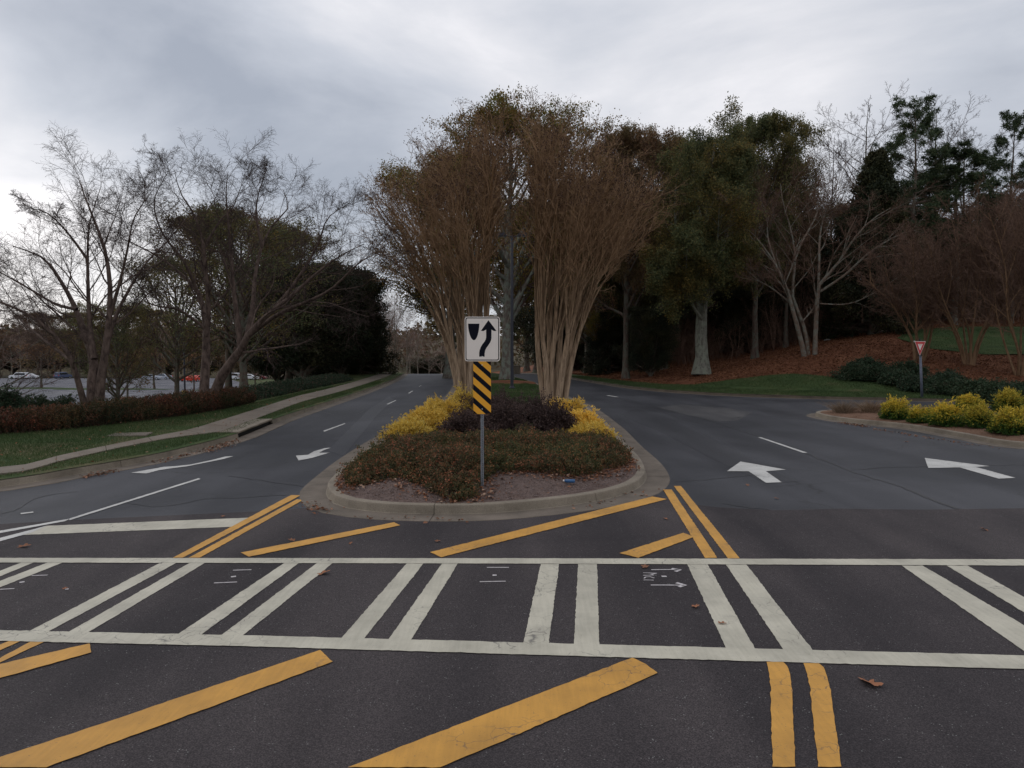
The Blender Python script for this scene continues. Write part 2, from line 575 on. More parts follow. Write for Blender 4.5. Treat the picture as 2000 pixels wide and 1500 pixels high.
leafmat('leaf_cover', [(0, (0.040, 0.046, 0.020)), (0.42, (0.100, 0.088, 0.042)), (0.68, (0.16, 0.095, 0.045)), (0.92, (0.25, 0.10, 0.052)), (1, (0.42, 0.15, 0.085))], 0.25, patch=(0.8, (0.85, 1.1, 0.9)))
leafmat('leaf_hedge', [(0, (0.020, 0.022, 0.012)), (0.45, (0.045, 0.038, 0.018)), (0.75, (0.105, 0.038, 0.024)), (1, (0.19, 0.062, 0.036))], 0.2, patch=(0.5, (0.6, 1.1, 0.8)))
leafmat('leaf_hedgegreen', [(0, (0.020, 0.040, 0.022)), (0.6, (0.042, 0.070, 0.036)), (0.9, (0.075, 0.075, 0.045)), (1, (0.16, 0.085, 0.065))], 0.15)
leafmat('leaf_litter', [(0, (0.11, 0.045, 0.022)), (0.5, (0.21, 0.085, 0.042)), (0.8, (0.30, 0.15, 0.09)), (1, (0.42, 0.30, 0.22))], 0.0, 0.8)
leafmat('leaf_straw', [(0, (0.07, 0.03, 0.018)), (0.5, (0.155, 0.062, 0.028)), (1, (0.26, 0.125, 0.065))], 0.0, 0.9)
leafmat('grass_blade', [(0, (0.032, 0.058, 0.020)), (0.55, (0.055, 0.090, 0.030)), (0.8, (0.10, 0.115, 0.05)), (1, (0.24, 0.19, 0.11))], 0.3)
leafmat('grass_dry', [(0, (0.16, 0.11, 0.07)), (1, (0.36, 0.27, 0.19))], 0.2)
plain('sign_white', (0.72, 0.66, 0.60), 0.45, var=0.03)
plain('sign_black', (0.008, 0.009, 0.015), 0.9, var=0.1)
MATS['sign_black'].node_tree.nodes['Principled BSDF'].inputs['Specular IOR Level'].default_value = 0.1
plain('sign_yellow', (0.74, 0.34, 0.012), 0.45, var=0.05)
plain('sign_red', (0.48, 0.018, 0.02), 0.45, var=0.08)
plain('galvanised', (0.22, 0.235, 0.26), 0.5, 0.6, var=0.25, scale=20)
plain('pole_black', (0.013, 0.014, 0.024), 0.45, var=0.2)
plain('pole_grey', (0.085, 0.095, 0.13), 0.6, var=0.25, scale=9)
plain('dark_trim', (0.01, 0.01, 0.012), 0.5)
plain('bolt', (0.6, 0.6, 0.6), 0.3, 0.8)
plain('car_white', (0.62, 0.63, 0.66), 0.3, var=0.03)
plain('car_red', (0.55, 0.035, 0.012), 0.3, var=0.03)
plain('car_blue', (0.06, 0.08, 0.15), 0.3, var=0.03)
plain('car_maroon', (0.16, 0.025, 0.03), 0.3, var=0.03)
plain('car_silver', (0.33, 0.36, 0.42), 0.3, var=0.03)
plain('car_glass', (0.02, 0.025, 0.03), 0.1, var=0.02)
plain('tyre', (0.012, 0.012, 0.012), 0.8)
plain('rim', (0.4, 0.4, 0.42), 0.4, 0.6)
plain('base_yellow', (0.62, 0.42, 0.12), 0.7, var=0.15)
plain('plastic_blue', (0.02, 0.09, 0.22), 0.3)
plain('lamp_glass', (0.25, 0.25, 0.25), 0.2)
plain('stone_grey', (0.3, 0.29, 0.27), 0.8, var=0.2)


# ------------------------------------------------------------------ terrain
def arr(p):
    return np.array(p, dtype=float)


KL = arr([(-60, 7.5), (-30, 9.3), (-17, 11.3), (-12.4, 13.0), G(0, 953), G(140, 929), G(280, 904), G(385, 879), G(465, 856), G(532, 828), (-8.75, 35), (-8.95, 44),
          (-9.4, 56), (-10.2, 68), (-12, 85), (-14.3, 102), (-18.5, 130), (-26, 165)])
KR = arr([(90, 34), (50, 36.5), (27, 37.6), (19.3, 39.6), (13.3, 42.6), (10.1, 46.2), (8.05, 51.3), (6.6, 59), (5.5, 66), (4.5, 75), (3, 90),
          (1.5, 105), (-3, 128), (-13, 165)])
MED = arr([G(644, 958, 0.15), G(640, 943, 0.15), (-3.62, 16.2), (-3.7, 18.5), (-3.68, 22), (-3.5, 27), (-3.25, 33), (-3.2, 40), (-3.5, 50), (-4.2, 62),
           (-5.2, 75), (-8, 102), (-12, 124), (-12.2, 127), (-11, 127), (-7.2, 120), (-4.8, 105), (-2.6, 90), (-.3, 74), (.95, 64), (2.0, 53),
           (2.85, 40), G(1136, 787, 0.15), G(1184, 824, 0.15), G(1220, 864, 0.15), G(1248, 892, 0.15), G(1260, 917, 0.15), G(1252, 933, 0.15),
           G(1225, 948, 0.15), G(1160, 964, 0.15), G(1040, 979, 0.15), G(920, 987, 0.15), G(760, 985, 0.15), G(680, 976, 0.15), G(655, 968, 0.15)])
ISL = arr([G(1594, 806, 0.15), G(1640, 815, 0.15), G(1775, 829, 0.15), G(1880, 846, 0.15), G(2000, 864, 0.15), (18, 18.6), (24, 16.5), (32, 15),
           (34, 17), (28, 26), (22, 31), (17.5, 33.2), (14.6, 33.0), G(1620, 800, 0.15), G(1600, 802, 0.15)])


def smooth_poly(P, closed, step=0.5):
    """Catmull-Rom resampling"""
    n = len(P)
    out = []
    rng_ = range(n if closed else n - 1)
    for i in rng_:
        p0 = P[(i - 1) % n] if closed or i > 0 else P[0]
        p1 = P[i]
        p2 = P[(i + 1) % n]
        p3 = P[(i + 2) % n] if closed or i + 2 < n else P[-1]
        L_ = np.linalg.norm(p2 - p1)
        m = max(1, int(L_ / step))
        # centripetal-ish: scale tangents to this segment
        d1 = (p2 - p0) / max(np.linalg.norm(p2 - p0), 1e-6) * L_
        d2 = (p3 - p1) / max(np.linalg.norm(p3 - p1), 1e-6) * L_
        for j in range(m):
            t = j / m
            h00 = 2 * t**3 - 3 * t**2 + 1
            h10 = t**3 - 2 * t**2 + t
            h01 = -2 * t**3 + 3 * t**2
            h11 = t**3 - t**2
            out.append(h00 * p1 + h10 * d1 + h01 * p2 + h11 * d2)
    if not closed:
        out.append(P[-1])
    return np.array(out)


KLs = smooth_poly(KL, False, 0.6)
KRs = smooth_poly(KR, False, 0.8)
MEDs = smooth_poly(MED, True, 0.3)
ISLs = smooth_poly(ISL, True, 0.4)


def polydist(P, Q, closed=False):
    """distance of points P (n,2) to polyline Q"""
    A = Q if closed else Q[:-1]
    B = np.roll(Q, -1, 0) if closed else Q[1:]
    d = B - A
    dd = np.maximum((d**2).sum(1), 1e-9)
    best = np.full(len(P), 1e9)
    for s in range(0, len(P), 4000):
        p = P[s:s + 4000]
        w = p[:, None, :] - A[None]
        t = np.clip((w * d[None]).sum(2) / dd[None], 0, 1)
        r = w - t[..., None] * d[None]
        best[s:s + 4000] = np.sqrt((r**2).sum(2).min(1))
    return best


def inside(P, Q):
    x, y = P[:, 0], P[:, 1]
    r = np.zeros(len(P), bool)
    n = len(Q)
    for i in range(n):
        a, b = Q[i], Q[(i + 1) % n]
        c = ((a[1] > y) != (b[1] > y))
        with np.errstate(divide='ignore', invalid='ignore'):
            xx = (b[0] - a[0]) * (y - a[1]) / (b[1] - a[1] + 1e-12) + a[0]
        r ^= c & (x < xx)
    return r


def zroad(P):
    y = P[:, 1]
    z = np.where(y > 60, -0.0004 * (np.minimum(y, 125) - 60)**2, 0.0)
    return z - np.maximum(y - 125, 0) * 0.052


def sstep(a, b, x):
    t = np.clip((x - a) / (b - a), 0, 1)
    return t * t * (3 - 2 * t)


def vnoise(P, s, seed=0):
    """cheap smooth value noise from sines"""
    r = np.random.default_rng(seed)
    z = np.zeros(len(P))
    for k in range(7):
        a = r.uniform(0, 2 * math.pi)
        f = s * r.uniform(0.6, 1.9)
        z += np.sin((P[:, 0] * math.cos(a) + P[:, 1] * math.sin(a)) * f + r.uniform(0, 6.28))
    return z / 4.0


def zlot(P):
    return -2.6 - 0.018 * (np.clip(P[:, 1], 40, 400) - 40)


def zleft(P):
    s = polydist(P, KLs)
    a = zroad(P) + 0.15 + 0.03 * np.clip(s - 2, 0, 3)
    w = sstep(6.0, 24.0, s)
    far = np.minimum(zlot(P) - 0.06, a)
    return a * (1 - w) + far * w + 0.012 + 0.02 * vnoise(P, 0.8, 3) * np.clip(s - 2, 0, 1)


def zright(P):
    s = polydist(P, KRs)
    z = zroad(P) + 0.15 + 0.02 * np.clip(s, 0, 4)
    z = z + 0.185 * np.clip(s - 4, 0, 20) + 0.10 * np.clip(s - 24, 0, 80)
    return z + vnoise(P, 0.35, 5) * 0.22 * sstep(4, 12, s) + 0.02 * vnoise(P, 2, 6)


def zmed(P):
    s = polydist(P, MEDs, True)
    return zroad(P) + 0.14 + 0.21 * np.clip(s - 0.12, 0, 1.15) + 0.015 * vnoise(P, 3.0, 8) * np.clip(s, 0, 1)


def zisl(P):
    s = polydist(P, ISLs, True)
    return 0.13 + 0.09 * np.clip(s, 0, 1.4) + 0.012 * vnoise(P, 3.0, 9) * np.clip(s, 0, 1)


def z1(f, x, y):
    return float(f(np.array([[x, y]], float))[0])


def region(name, poly, spacing, zf, mat, off=0.0, kind='structure', parent=None, jit=0.25, seed=1):
    poly = np.asarray(poly, float)
    lo, hi = poly.min(0), poly.max(0)
    rr = np.random.default_rng(seed)
    xs = np.arange(lo[0], hi[0], spacing)
    ys = np.arange(lo[1], hi[1], spacing)
    g = np.stack(np.meshgrid(xs, ys), -1).reshape(-1, 2)
    g = g + rr.uniform(-jit, jit, g.shape) * spacing
    if len(g):
        g = g[inside(g, poly)]
    if len(g):
        g = g[polydist(g, poly, True) > spacing * 0.35]
    g = g.reshape(-1, 2)
    pts = [Vector(p) for p in poly] + [Vector(p) for p in g]
    n = len(poly)
    v, e, f, _, _, _ = delaunay_2d_cdt(pts, [], [list(range(n))], 1, 1e-5)
    if not len(f):
        return None
    V = np.array([(p.x, p.y) for p in v])
    z = zf(V) + off
    me = bpy.data.meshes.new(name)
    me.from_pydata([(a[0], a[1], b) for a, b in zip(V, z)], [], [tuple(x) for x in f])
    me.materials.append(mat)
    bm = bmesh.new()
    bm.from_mesh(me)
    bmesh.ops.recalc_face_normals(bm, faces=bm.faces)
    if sum(x.normal.z for x in bm.faces) < 0:
        bmesh.ops.reverse_faces(bm, faces=bm.faces)
    for x in bm.faces:
        x.smooth = True
    bm.to_mesh(me)
    bm.free()
    o = link(name, me, parent)
    if kind and parent is None:
        o['kind'] = kind
    return o


# road sheet (whole carriageway), then the newer overlay of the junction on it
road_poly = np.concatenate([[(-60, -30)], KLs, KRs[::-1], [(90, -30)]])
road = region('road', road_poly, 3.0, zroad, MATS['asphalt_old'])
front = [(-60, -29), (-60, 7.2)] + [G(*p) for p in ((-500, 1048), (-250, 1036), (0, 1024), (140, 1016), (270, 1010), (400, 1004), (550, 997), (600, 992),
                                                  (640, 970), (660, 965), (920, 982), (1240, 950), (1262, 960), (1330, 983), (1400, 991), (1510, 997), (1640, 994), (1800, 996), (2000, 993), (2400, 994))] + [(60, 12.9), (60, -29)]
junction = region('junction_road', front, 2.0, zroad, MATS['asphalt_new'], 0.004)

wx = np.linspace(-1200, 1200, 49)
wy = np.linspace(-300, 2200, 51)
gg = np.stack(np.meshgrid(wx, wy), -1).reshape(-1, 2)
gz = np.where(gg[:, 1] < -200, -8.0, -10.0 - 0.0 * gg[:, 1]) + vnoise(gg, 0.01, 4) * 1.5
gz = gz + np.clip((gg[:, 1] - 260) * 0.05, 0, 26)
ii = np.arange(48)[None, :] + 49 * np.arange(50)[:, None]
quads = np.stack([ii, ii + 1, ii + 50, ii + 49], -1).reshape(-1, 4)
far_o = link('ground', fastmesh('ground', np.column_stack([gg, gz]), [quads], [MATS['far_land']], smooth=True))
far_o['kind'] = 'structure'

# left land, in a fine near sheet and a coarse far one
lp = np.concatenate([KLs, [(-34, 190), (-90, 235), (-240, 235), (-240, 7.5)]])
left_land = region('lawn', lp, 2.2, zleft, MATS['lawn'])
# parking lot
lot_poly = [(-33, 42), (-37, 70), (-42, 105), (-47, 140), (-62, 175), (-80, 216), (-235, 216), (-235, 36), (-60, 36)]
lot = region('parking_lot', lot_poly, 6.0, zlot, MATS['asphalt_lot'], 0.02)
# right land: grass verge, then the bank under pine straw
verge_back = [(90, 40), (50, 42.3), (30, 43.2), (22.6, 45.2), (18.2, 49.8), (14.5, 51.0), (11.4, 52.2), (9.2, 57), (7.4, 66), (6.3, 76), (4.8, 91), (3, 106), (-1.5, 130), (-11, 166)]
vb = smooth_poly(arr(verge_back), False, 1.0)
verge = region('grass_verge', np.concatenate([KRs, vb[::-1]]), 1.2, zright, MATS['lawn_green'])
bank = region('pine_straw_bank', np.concatenate([vb, [(60, 175), (160, 175), (160, 40)]]), 2.0, zright, MATS['pine_straw'])
litter_floor = region('forest_floor', [(13, 84), (18, 82), (26, 82), (36, 82), (46, 82), (60, 76), (90, 60), (158, 60), (158, 173), (58, 173), (6, 170), (9, 120), (11, 95)],
                      3.0, zright, MATS['forest_floor'], 0.03)
knoll = region('lawn_knoll', [(29.5, 54), (32, 52), (36, 51.5), (44, 51), (60, 51), (60, 64), (48, 66), (38, 66), (32, 62), (29, 58)], 1.5, zright, MATS['lawn_green'], 0.05)
# median
MED_IN = smooth_poly(MED, True, 0.3)
cut = MEDs
m1 = cut[cut[:, 1] < 31.5]


def clip_y(poly, y0, keep_below=True):
    out = []
    n = len(poly)
    for i in range(n):
        a, b = poly[i], poly[(i + 1) % n]
        ia = (a[1] < y0) == keep_below
        ib = (b[1] < y0) == keep_below
        if ia:
            out.append(a)
        if ia != ib:
            t = (y0 - a[1]) / (b[1] - a[1])
            out.append(a + (b - a) * t)
    return np.array(out)


def inset_center(poly, d):
    """move every point towards the inside by d"""
    n = len(poly)
    out = []
    area = 0.5 * sum(poly[i][0] * poly[(i + 1) % n][1] - poly[(i + 1) % n][0] * poly[i][1] for i in range(n))
    sg = 1 if area > 0 else -1
    for i in range(n):
        t = poly[(i + 1) % n] - poly[i - 1]
        t = t / max(np.linalg.norm(t), 1e-9)
        out.append(poly[i] + sg * d * np.array([-t[1], t[0]]))
    return np.array(out)


med_in = inset_center(MEDs, 0.10)
med_bed = region('planting_bed', clip_y(med_in, 32.5, True), 0.35, zmed, MATS['mulch'])
med_lawn = region('median_lawn', clip_y(med_in, 32.5, False), 0.9, zmed, MATS['lawn_green'])
isl_bed = region('island_bed', inset_center(ISLs, 0.10), 0.5, zisl, MATS['mulch_brown'])


def kerb(name, line, closed, zf, side, height=0.15, gutter=0.45, seg=3.0, sub=0.01, km='kerb_concrete', gm='gutter_concrete'):
    """sweep a kerb profile; side=+1 when land lies to the left of the direction of travel"""
    P = np.asarray(line, float)
    if closed:
        P = np.vstack([P, P[:1]])
    T = np.gradient(P, axis=0)
    if closed:
        T[0] = T[-1] = P[1] - P[-2]
    T /= np.linalg.norm(T, axis=1)[:, None]
    N = np.column_stack([-T[:, 1], T[:, 0]]) * side
    prof = [(0.17, height - 0.05), (0.165, height), (0.03, height), (0.008, height - 0.008), (0.0, height - 0.03), (-0.02, 0.022), (-0.035, 0.012)]
    gut = [(-0.036, 0.013), (-gutter, 0.011), (-gutter - 0.01, 0.0)]
    zb = zf(P)
    s = np.concatenate([[0], np.cumsum(np.linalg.norm(np.diff(P, axis=0), axis=1))])
    objs = []
    for nm, pr, mt in (('kerb', prof, km), ('gutter', gut, gm)):
        V, F = [], []
        a0 = 0.0
        while a0 < s[-1] - 0.2:
            a1 = min(a0 + seg, s[-1])
            ss = [a0 + sub / 2] + [x for x in s if a0 + 0.05 < x < a1 - 0.05] + [a1 - sub / 2]
            base = len(V)
            for q in ss:
                x = np.interp(q, s, P[:, 0])
                y = np.interp(q, s, P[:, 1])
                nx = np.interp(q, s, N[:, 0])
                ny = np.interp(q, s, N[:, 1])
                z = np.interp(q, s, zb)
                for o_, h_ in pr:
                    V.append((x + nx * o_, y + ny * o_, z + h_))
            k = len(pr)
            for i in range(len(ss) - 1):
                for j in range(k - 1):
                    a = base + i * k + j
                    F.append((a, a + 1, a + k + 1, a + k))
            F.append(tuple(base + j for j in range(k)))
            F.append(tuple(base + (len(ss) - 1) * k + j for j in range(k))[::-1])
            a0 = a1
        me = bpy.data.meshes.new(nm)
        me.from_pydata(V, [], F)
        me.materials.append(MATS[mt])
        bm = bmesh.new()
        bm.from_mesh(me)
        bmesh.ops.recalc_face_normals(bm, faces=bm.faces)
        bm.to_mesh(me)
        bm.free()
        objs.append(me)
    o = link('kerb', objs[0])
    o['kind'] = 'structure'
    g = link('gutter', objs[1], o)
    return o


# left kerb is broken by the storm drain inlet
INL0, INL1 = G(470, 855), G(530, 829)
iL = [i for i, p in enumerate(KLs) if p[1] < INL0[1]]
iU = [i for i, p in enumerate(KLs) if p[1] > INL1[1]]
kerb('kerb', KLs[:max(iL) + 1], False, zroad, 1)
kerb('kerb', KLs[min(iU):], False, zroad, 1)
kerb('kerb', KRs, False, zroad, -1, 0.15, 0.3, km='kerb_stained', gm='kerb_stained')
ar = 0.5 * sum(MEDs[i][0] * MEDs[(i + 1) % len(MEDs)][1] - MEDs[(i + 1) % len(MEDs)][0] * MEDs[i][1] for i in range(len(MEDs)))
kerb('kerb', MEDs, True, zroad, 1 if ar > 0 else -1, 0.16, 0.5)
ar = 0.5 * sum(ISLs[i][0] * ISLs[(i + 1) % len(ISLs)][1] - ISLs[(i + 1) % len(ISLs)][0] * ISLs[i][1] for i in range(len(ISLs)))
kerb('kerb', ISLs, True, zroad, 1 if ar > 0 else -1, 0.15, 0.35)


# storm drain: throat slab over a solid near-black block, the opening's shade put in its colour
def inlet():
    P = KLs[max(iL):min(iU) + 1]
    root = empty('storm_drain', (P[len(P) // 2][0], P[len(P) // 2][1], 0))
    c = Vector(root.location)
    top, face, bk = MB(), MB(), MB()
    a, b = P[0], P[-1]
    t = (b - a) / np.linalg.norm(b - a)
    n = np.array([-t[1], t[0]])
    q = [a, b, b + n * 1.1, a + n * 1.1]
    L_ = np.linalg.norm(b - a)
    mid = (a + b) / 2 + n * 0.62
    rot = Matrix.Rotation(math.atan2(t[1], t[0]), 3, 'Z')
    top.box((mid[0] - c.x, mid[1] - c.y, 0.165), (L_ - 0.02, 1.25, 0.05), rot)
    top.build('lid', MATS['kerb_concrete'], root)
    m2 = (a + b) / 2 + n * 0.35
    bk.box((m2[0] - c.x, m2[1] - c.y, 0.06), (L_ - 0.03, 0.5, 0.14), rot)
    bk.build('opening', MATS['drain_shade'], root)
    m3 = (a + b) / 2 - n * 0.25
    face.box((m3[0] - c.x, m3[1] - c.y, 0.004), (L_ - 0.02, 0.5, 0.02), rot)
    face.build('gutter_apron', MATS['gutter_concrete'], root)
    tag(root, 'concrete storm drain inlet with dark opening in the left kerb', 'drain')


inlet()

# pavement on the left
near_edge = [(-60, 10.4), (-30, 12.4), (-19, 14.6), (-13.6, 14.9), G(0, 930, .15), G(120, 903, .15), G(245, 875, .15), G(340, 857, .15), G(427, 846, .15), G(456, 836, .15), G(497, 821, .15), (-9.85, 36), (-9.95, 44), (-10.4, 56), (-11.2, 68), (-13, 85), (-15.3, 102), (-19.5, 130)]
far_edge = [(-60, 11.8), (-30, 13.8), (-19.5, 16.0), (-14.2, 16.2), G(0, 917, .15), G(120, 892, .15), G(245, 866, .15), G(300, 855, .15), G(367, 842, .15), G(440, 820, .15), G(525, 793, .15), (-11.2, 40), (-11.25, 44), (-11.7, 56), (-12.5, 68), (-14.3, 85), (-16.6, 102), (-20.8, 130)]


def slab_walk():
    A, B = smooth_poly(arr(near_edge), False, 0.4), smooth_poly(arr(far_edge), False, 0.4)

    def resample(Q, n):
        s = np.concatenate([[0], np.cumsum(np.linalg.norm(np.diff(Q, axis=0), axis=1))])
        u = np.linspace(0, s[-1], n)
        return np.column_stack([np.interp(u, s, Q[:, 0]), np.interp(u, s, Q[:, 1])])
    n = 260
    A, B = resample(A, n), resample(B, n)
    V, F = [], []
    za, zb = zleft(A) + 0.035, zleft(B) + 0.035
    per = 3
    for i0 in range(0, n - 1, per):
        i1 = min(i0 + per, n - 1)
        b0 = len(V)
        for i in range(i0, i1 + 1):
            e = 0.012 if i == i0 else (-0.012 if i == i1 else 0)
            d = (A[min(i + 1, n - 1)] - A[max(i - 1, 0)])
            d = d / np.linalg.norm(d) * e
            for q in range(3):
                t = q / 2
                p = A[i] * (1 - t) + B[i] * t + d
                V.append((p[0], p[1], za[i] * (1 - t) + zb[i] * t))
        for i in range(i1 - i0):
            for q in range(2):
                a = b0 + i * 3 + q
                F.append((a, a + 3, a + 4, a + 1))
    me = bpy.data.meshes.new('pavement')
    me.from_pydata(V, [], F)
    me.materials.append(MATS['walk_concrete'])
    bm = bmesh.new()
    bm.from_mesh(me)
    r = bmesh.ops.extrude_face_region(bm, geom=bm.faces[:])
    bmesh.ops.translate(bm, vec=(0, 0, -0.08), verts=[v for v in r['geom'] if isinstance(v, bmesh.types.BMVert)])
    bmesh.ops.recalc_face_normals(bm, faces=bm.faces)
    bm.to_mesh(me)
    bm.free()
    o = link('pavement', me)
    o['kind'] = 'structure'


slab_walk()


# ------------------------------------------------------------------ markings
def flat_poly(name, pts, mat, parent, off=0.009, world=False, rough_edge=0.0):
    q = [p if world else G(*p) for p in pts]
    if rough_edge:
        out = []
        for i in range(len(q)):
            a, b = np.array(q[i]), np.array(q[(i + 1) % len(q)])
            n = max(1, int(np.linalg.norm(b - a) / 0.05))
            for j in range(n):
                out.append(tuple(a + (b - a) * j / n + np.random.default_rng(i * 97 + j).normal(0, rough_edge, 2)))
        q = out
    a = arr(q)
    return region(name, a, 1.5, zroad, mat, off, None, parent)


def marks(name, label_list, mat, parent, off=0.009, re_=0.003):
    for pts in label_list:
        flat_poly(name, pts, mat, parent, off, rough_edge=re_)


WT, WP, YP = MATS['white_thermo'], MATS['white_paint'], MATS['yellow_paint']
# crosswalk: two long lines and the pairs of bars between them
marks('crosswalk_line', [[(-400, 1091), (0, 1091.3), (1000, 1092), (2000, 1094), (2400, 1095), (2400, 1108), (2000, 1106.3), (1000, 1102.3), (0, 1100.3), (-400, 1099.5)],
                         [(-400, 1224), (0, 1233), (500, 1243.5), (1000, 1256.5), (2000, 1282.5), (2400, 1293), (2400, 1321), (2000, 1309), (1000, 1280), (500, 1265), (0, 1254), (-400, 1244)]], WT, junction, 0.012)
bars = [[(42, 1100), (66, 1100), (-258, 1231), (-299, 1230)], [(93, 1100), (123, 1100), (-210, 1231), (-243, 1230)],
        [(313, 1100.5), (345, 1100.5), (95, 1235), (56, 1235)], [(370, 1101), (400, 1101), (172, 1237), (132, 1237)],
        [(555, 1101), (584, 1101), (391, 1243), (345, 1242)], [(619, 1101), (650, 1101), (472, 1245), (430, 1244)],
        [(794, 1102), (827, 1102), (710, 1251), (665, 1250)], [(863, 1102), (894, 1102), (802, 1254), (757, 1253)],
        [(1056, 1103), (1092, 1103), (1072, 1259), (1022, 1258)], [(1129, 1103), (1166, 1103), (1171, 1262), (1121, 1260)],
        [(1342, 1103), (1382, 1103), (1475, 1269), (1418, 1267)], [(1418, 1104), (1458, 1104), (1588, 1272), (1530, 1270)],
        [(1761, 1106), (1802, 1106), (2106, 1285), (2014, 1283)], [(1849, 1106), (1890, 1106), (2216, 1288), (2148, 1287)]]
marks('crosswalk_bar', bars, WT, junction, 0.009)
marks('stop_line', [[(91, 1028), (490, 1012), (453, 1030), (31, 1046.5)]], WT, junction, 0.009)
marks('lane_line', [[(-300, 1098), (0, 1038), (136, 1014.3), (128, 1019), (0, 1042.5), (-300, 1108)],
                    [(-200, 1100), (0, 1052), (90, 1028.5), (60, 1042), (0, 1058.5), (-200, 1110)]], WP, junction, 0.011)
marks('lane_line', [[(136, 1013.5), (388, 934.6), (392, 936.4), (136, 1017)], [(40, 1003), (65, 1000), (66, 1002.2), (42, 1005)],
                    [(631, 842), (673, 827), (675, 828), (634, 843.5)], [(755, 789.5), (772, 782), (774, 782.4), (758, 790.3)],
                    [(797, 768.2), (805, 763.5), (807, 763.6), (799, 768.8)], [(818, 755.4), (822, 752.8), (823.5, 752.8), (819.5, 755.4)],
                    [(1480, 854.6), (1487, 854.6), (1577, 884.8), (1568, 884.8)], [(1183, 772.5), (1189, 772.5), (1209, 775.5), (1203, 775.5)]], WP, road, 0.009)
marks('turn_arrow', [[(256, 924), (320, 912.5), (345, 911), (371, 908), (412, 899.5), (441, 892), (456, 891.5), (437, 897), (400, 904.5), (365, 911.5), (330, 916), (310, 919), (286, 925.5)]], WP, road, 0.009)
marks('straight_arrow', [[(578, 890.5), (602, 888.8), (613, 882), (634, 876), (646, 875), (632, 880), (623, 885), (644, 884.6), (609, 895), (583, 900)],
                         [(1419.5, 921), (1446.5, 902), (1535.6, 918), (1496, 921), (1526.6, 942.5), (1496, 943.7), (1462, 921)],
                         [(1806, 895), (1932.6, 911), (1905.6, 912.7), (1983, 934), (1950.6, 935.7), (1874, 913.6), (1813, 914.6)]], WP, road, 0.009)
marks('double_yellow_line', [[(568, 968), (588, 968), (357, 1090.5), (338, 1090.5)], [(580, 976), (592, 977.5), (390, 1090.5), (369, 1090.5)],
                             [(1295, 957), (1312, 957), (1401, 1091), (1377, 1091)], [(1316, 950), (1330, 950), (1445, 1092), (1422, 1092)],
                             [(1497, 1294.5), (1530, 1295), (1538, 1303), (1543, 1318), (1547, 1350), (1553, 1500), (1509, 1500), (1505, 1345), (1503, 1318)],
                             [(1569, 1297), (1600, 1298), (1609, 1305), (1615, 1322), (1622, 1350), (1643, 1500), (1598, 1500), (1582, 1345), (1577, 1318)],
                             [(20, 1253), (43, 1253), (-40, 1290), (-150, 1330), (-170, 1322), (-60, 1285)], [(62, 1254), (90, 1254), (40, 1277), (0, 1296), (-160, 1375), (-170, 1355), (-10, 1292)]], YP, junction, 0.010)
marks('yellow_hatch_bar', [[(470, 1081), (770, 1021.5), (782, 1027.5), (487, 1089)], [(840, 1080), (1274, 971), (1303, 976), (862, 1090)],
                           [(1210, 1082), (1335, 1042), (1356, 1050), (1247, 1091)],
                           [(625, 1272), (650, 1295), (502, 1350), (313, 1420), (90, 1502), (-60, 1502), (189, 1420), (395, 1350)],
                           [(1235, 1287), (1262, 1300), (1285, 1317), (1210, 1350), (983, 1450), (860, 1502), (680, 1502), (813, 1450), (1072, 1350)],
                           [(175, 1259), (178, 1277), (0, 1327), (-200, 1384), (-220, 1350), (-2, 1300)]], YP, junction, 0.013)
# surveyors' marks and the letters written beside them
CH = MATS['chalk_paint']


def stroke(name, pts, w, parent, off=0.009, mat=CH):
    P = arr([G(*p) for p in pts])
    T = np.gradient(P, axis=0)
    T /= np.maximum(np.linalg.norm(T, axis=1)[:, None], 1e-9)
    N = np.column_stack([-T[:, 1], T[:, 0]]) * w / 2
    return flat_poly(name, [tuple(p) for p in np.concatenate([P + N, (P - N)[::-1]])], mat, parent, off, world=True)


for ps in ([(455, 1115), (491, 1114)], [(418, 1140), (463, 1138)], [(451, 1128), (461, 1127)],
           [(62, 1125.5), (93, 1124.5)], [(38, 1139), (48, 1137.5)], [(0, 1152.5), (28, 1151)], [(127, 1152.5), (134, 1151.5)],
           [(951, 1109.5), (994, 1109.5)], [(937, 1137.5), (988, 1136.5)], [(962, 1124.7), (970, 1124.7)],
           [(1272, 1114), (1321, 1113.5), (1327, 1114.5)], [(1271, 1144), (1300, 1144), (1337, 1144.5)], [(1292, 1127), (1302, 1127)],
           [(1312, 1111.5), (1328, 1114.3), (1319, 1117.5)], [(1321, 1139.5), (1338, 1144.2), (1326, 1147.5)]):
    dot = abs(ps[-1][0] - ps[0][0]) < 12
    stroke('survey_mark', ps, 0.05 if dot else 0.028, junction)
for ps in ([(1256, 1120), (1283, 1121)], [(1281, 1121.3), (1270, 1123)], [(1270, 1122.8), (1281, 1125)], [(1282, 1124.6), (1256, 1125)],
           [(1278, 1130.5), (1270, 1127.8), (1261, 1128.3), (1258, 1131)], [(1257, 1134), (1277, 1134.5)]):
    stroke('survey_lettering', ps, 0.018, junction)
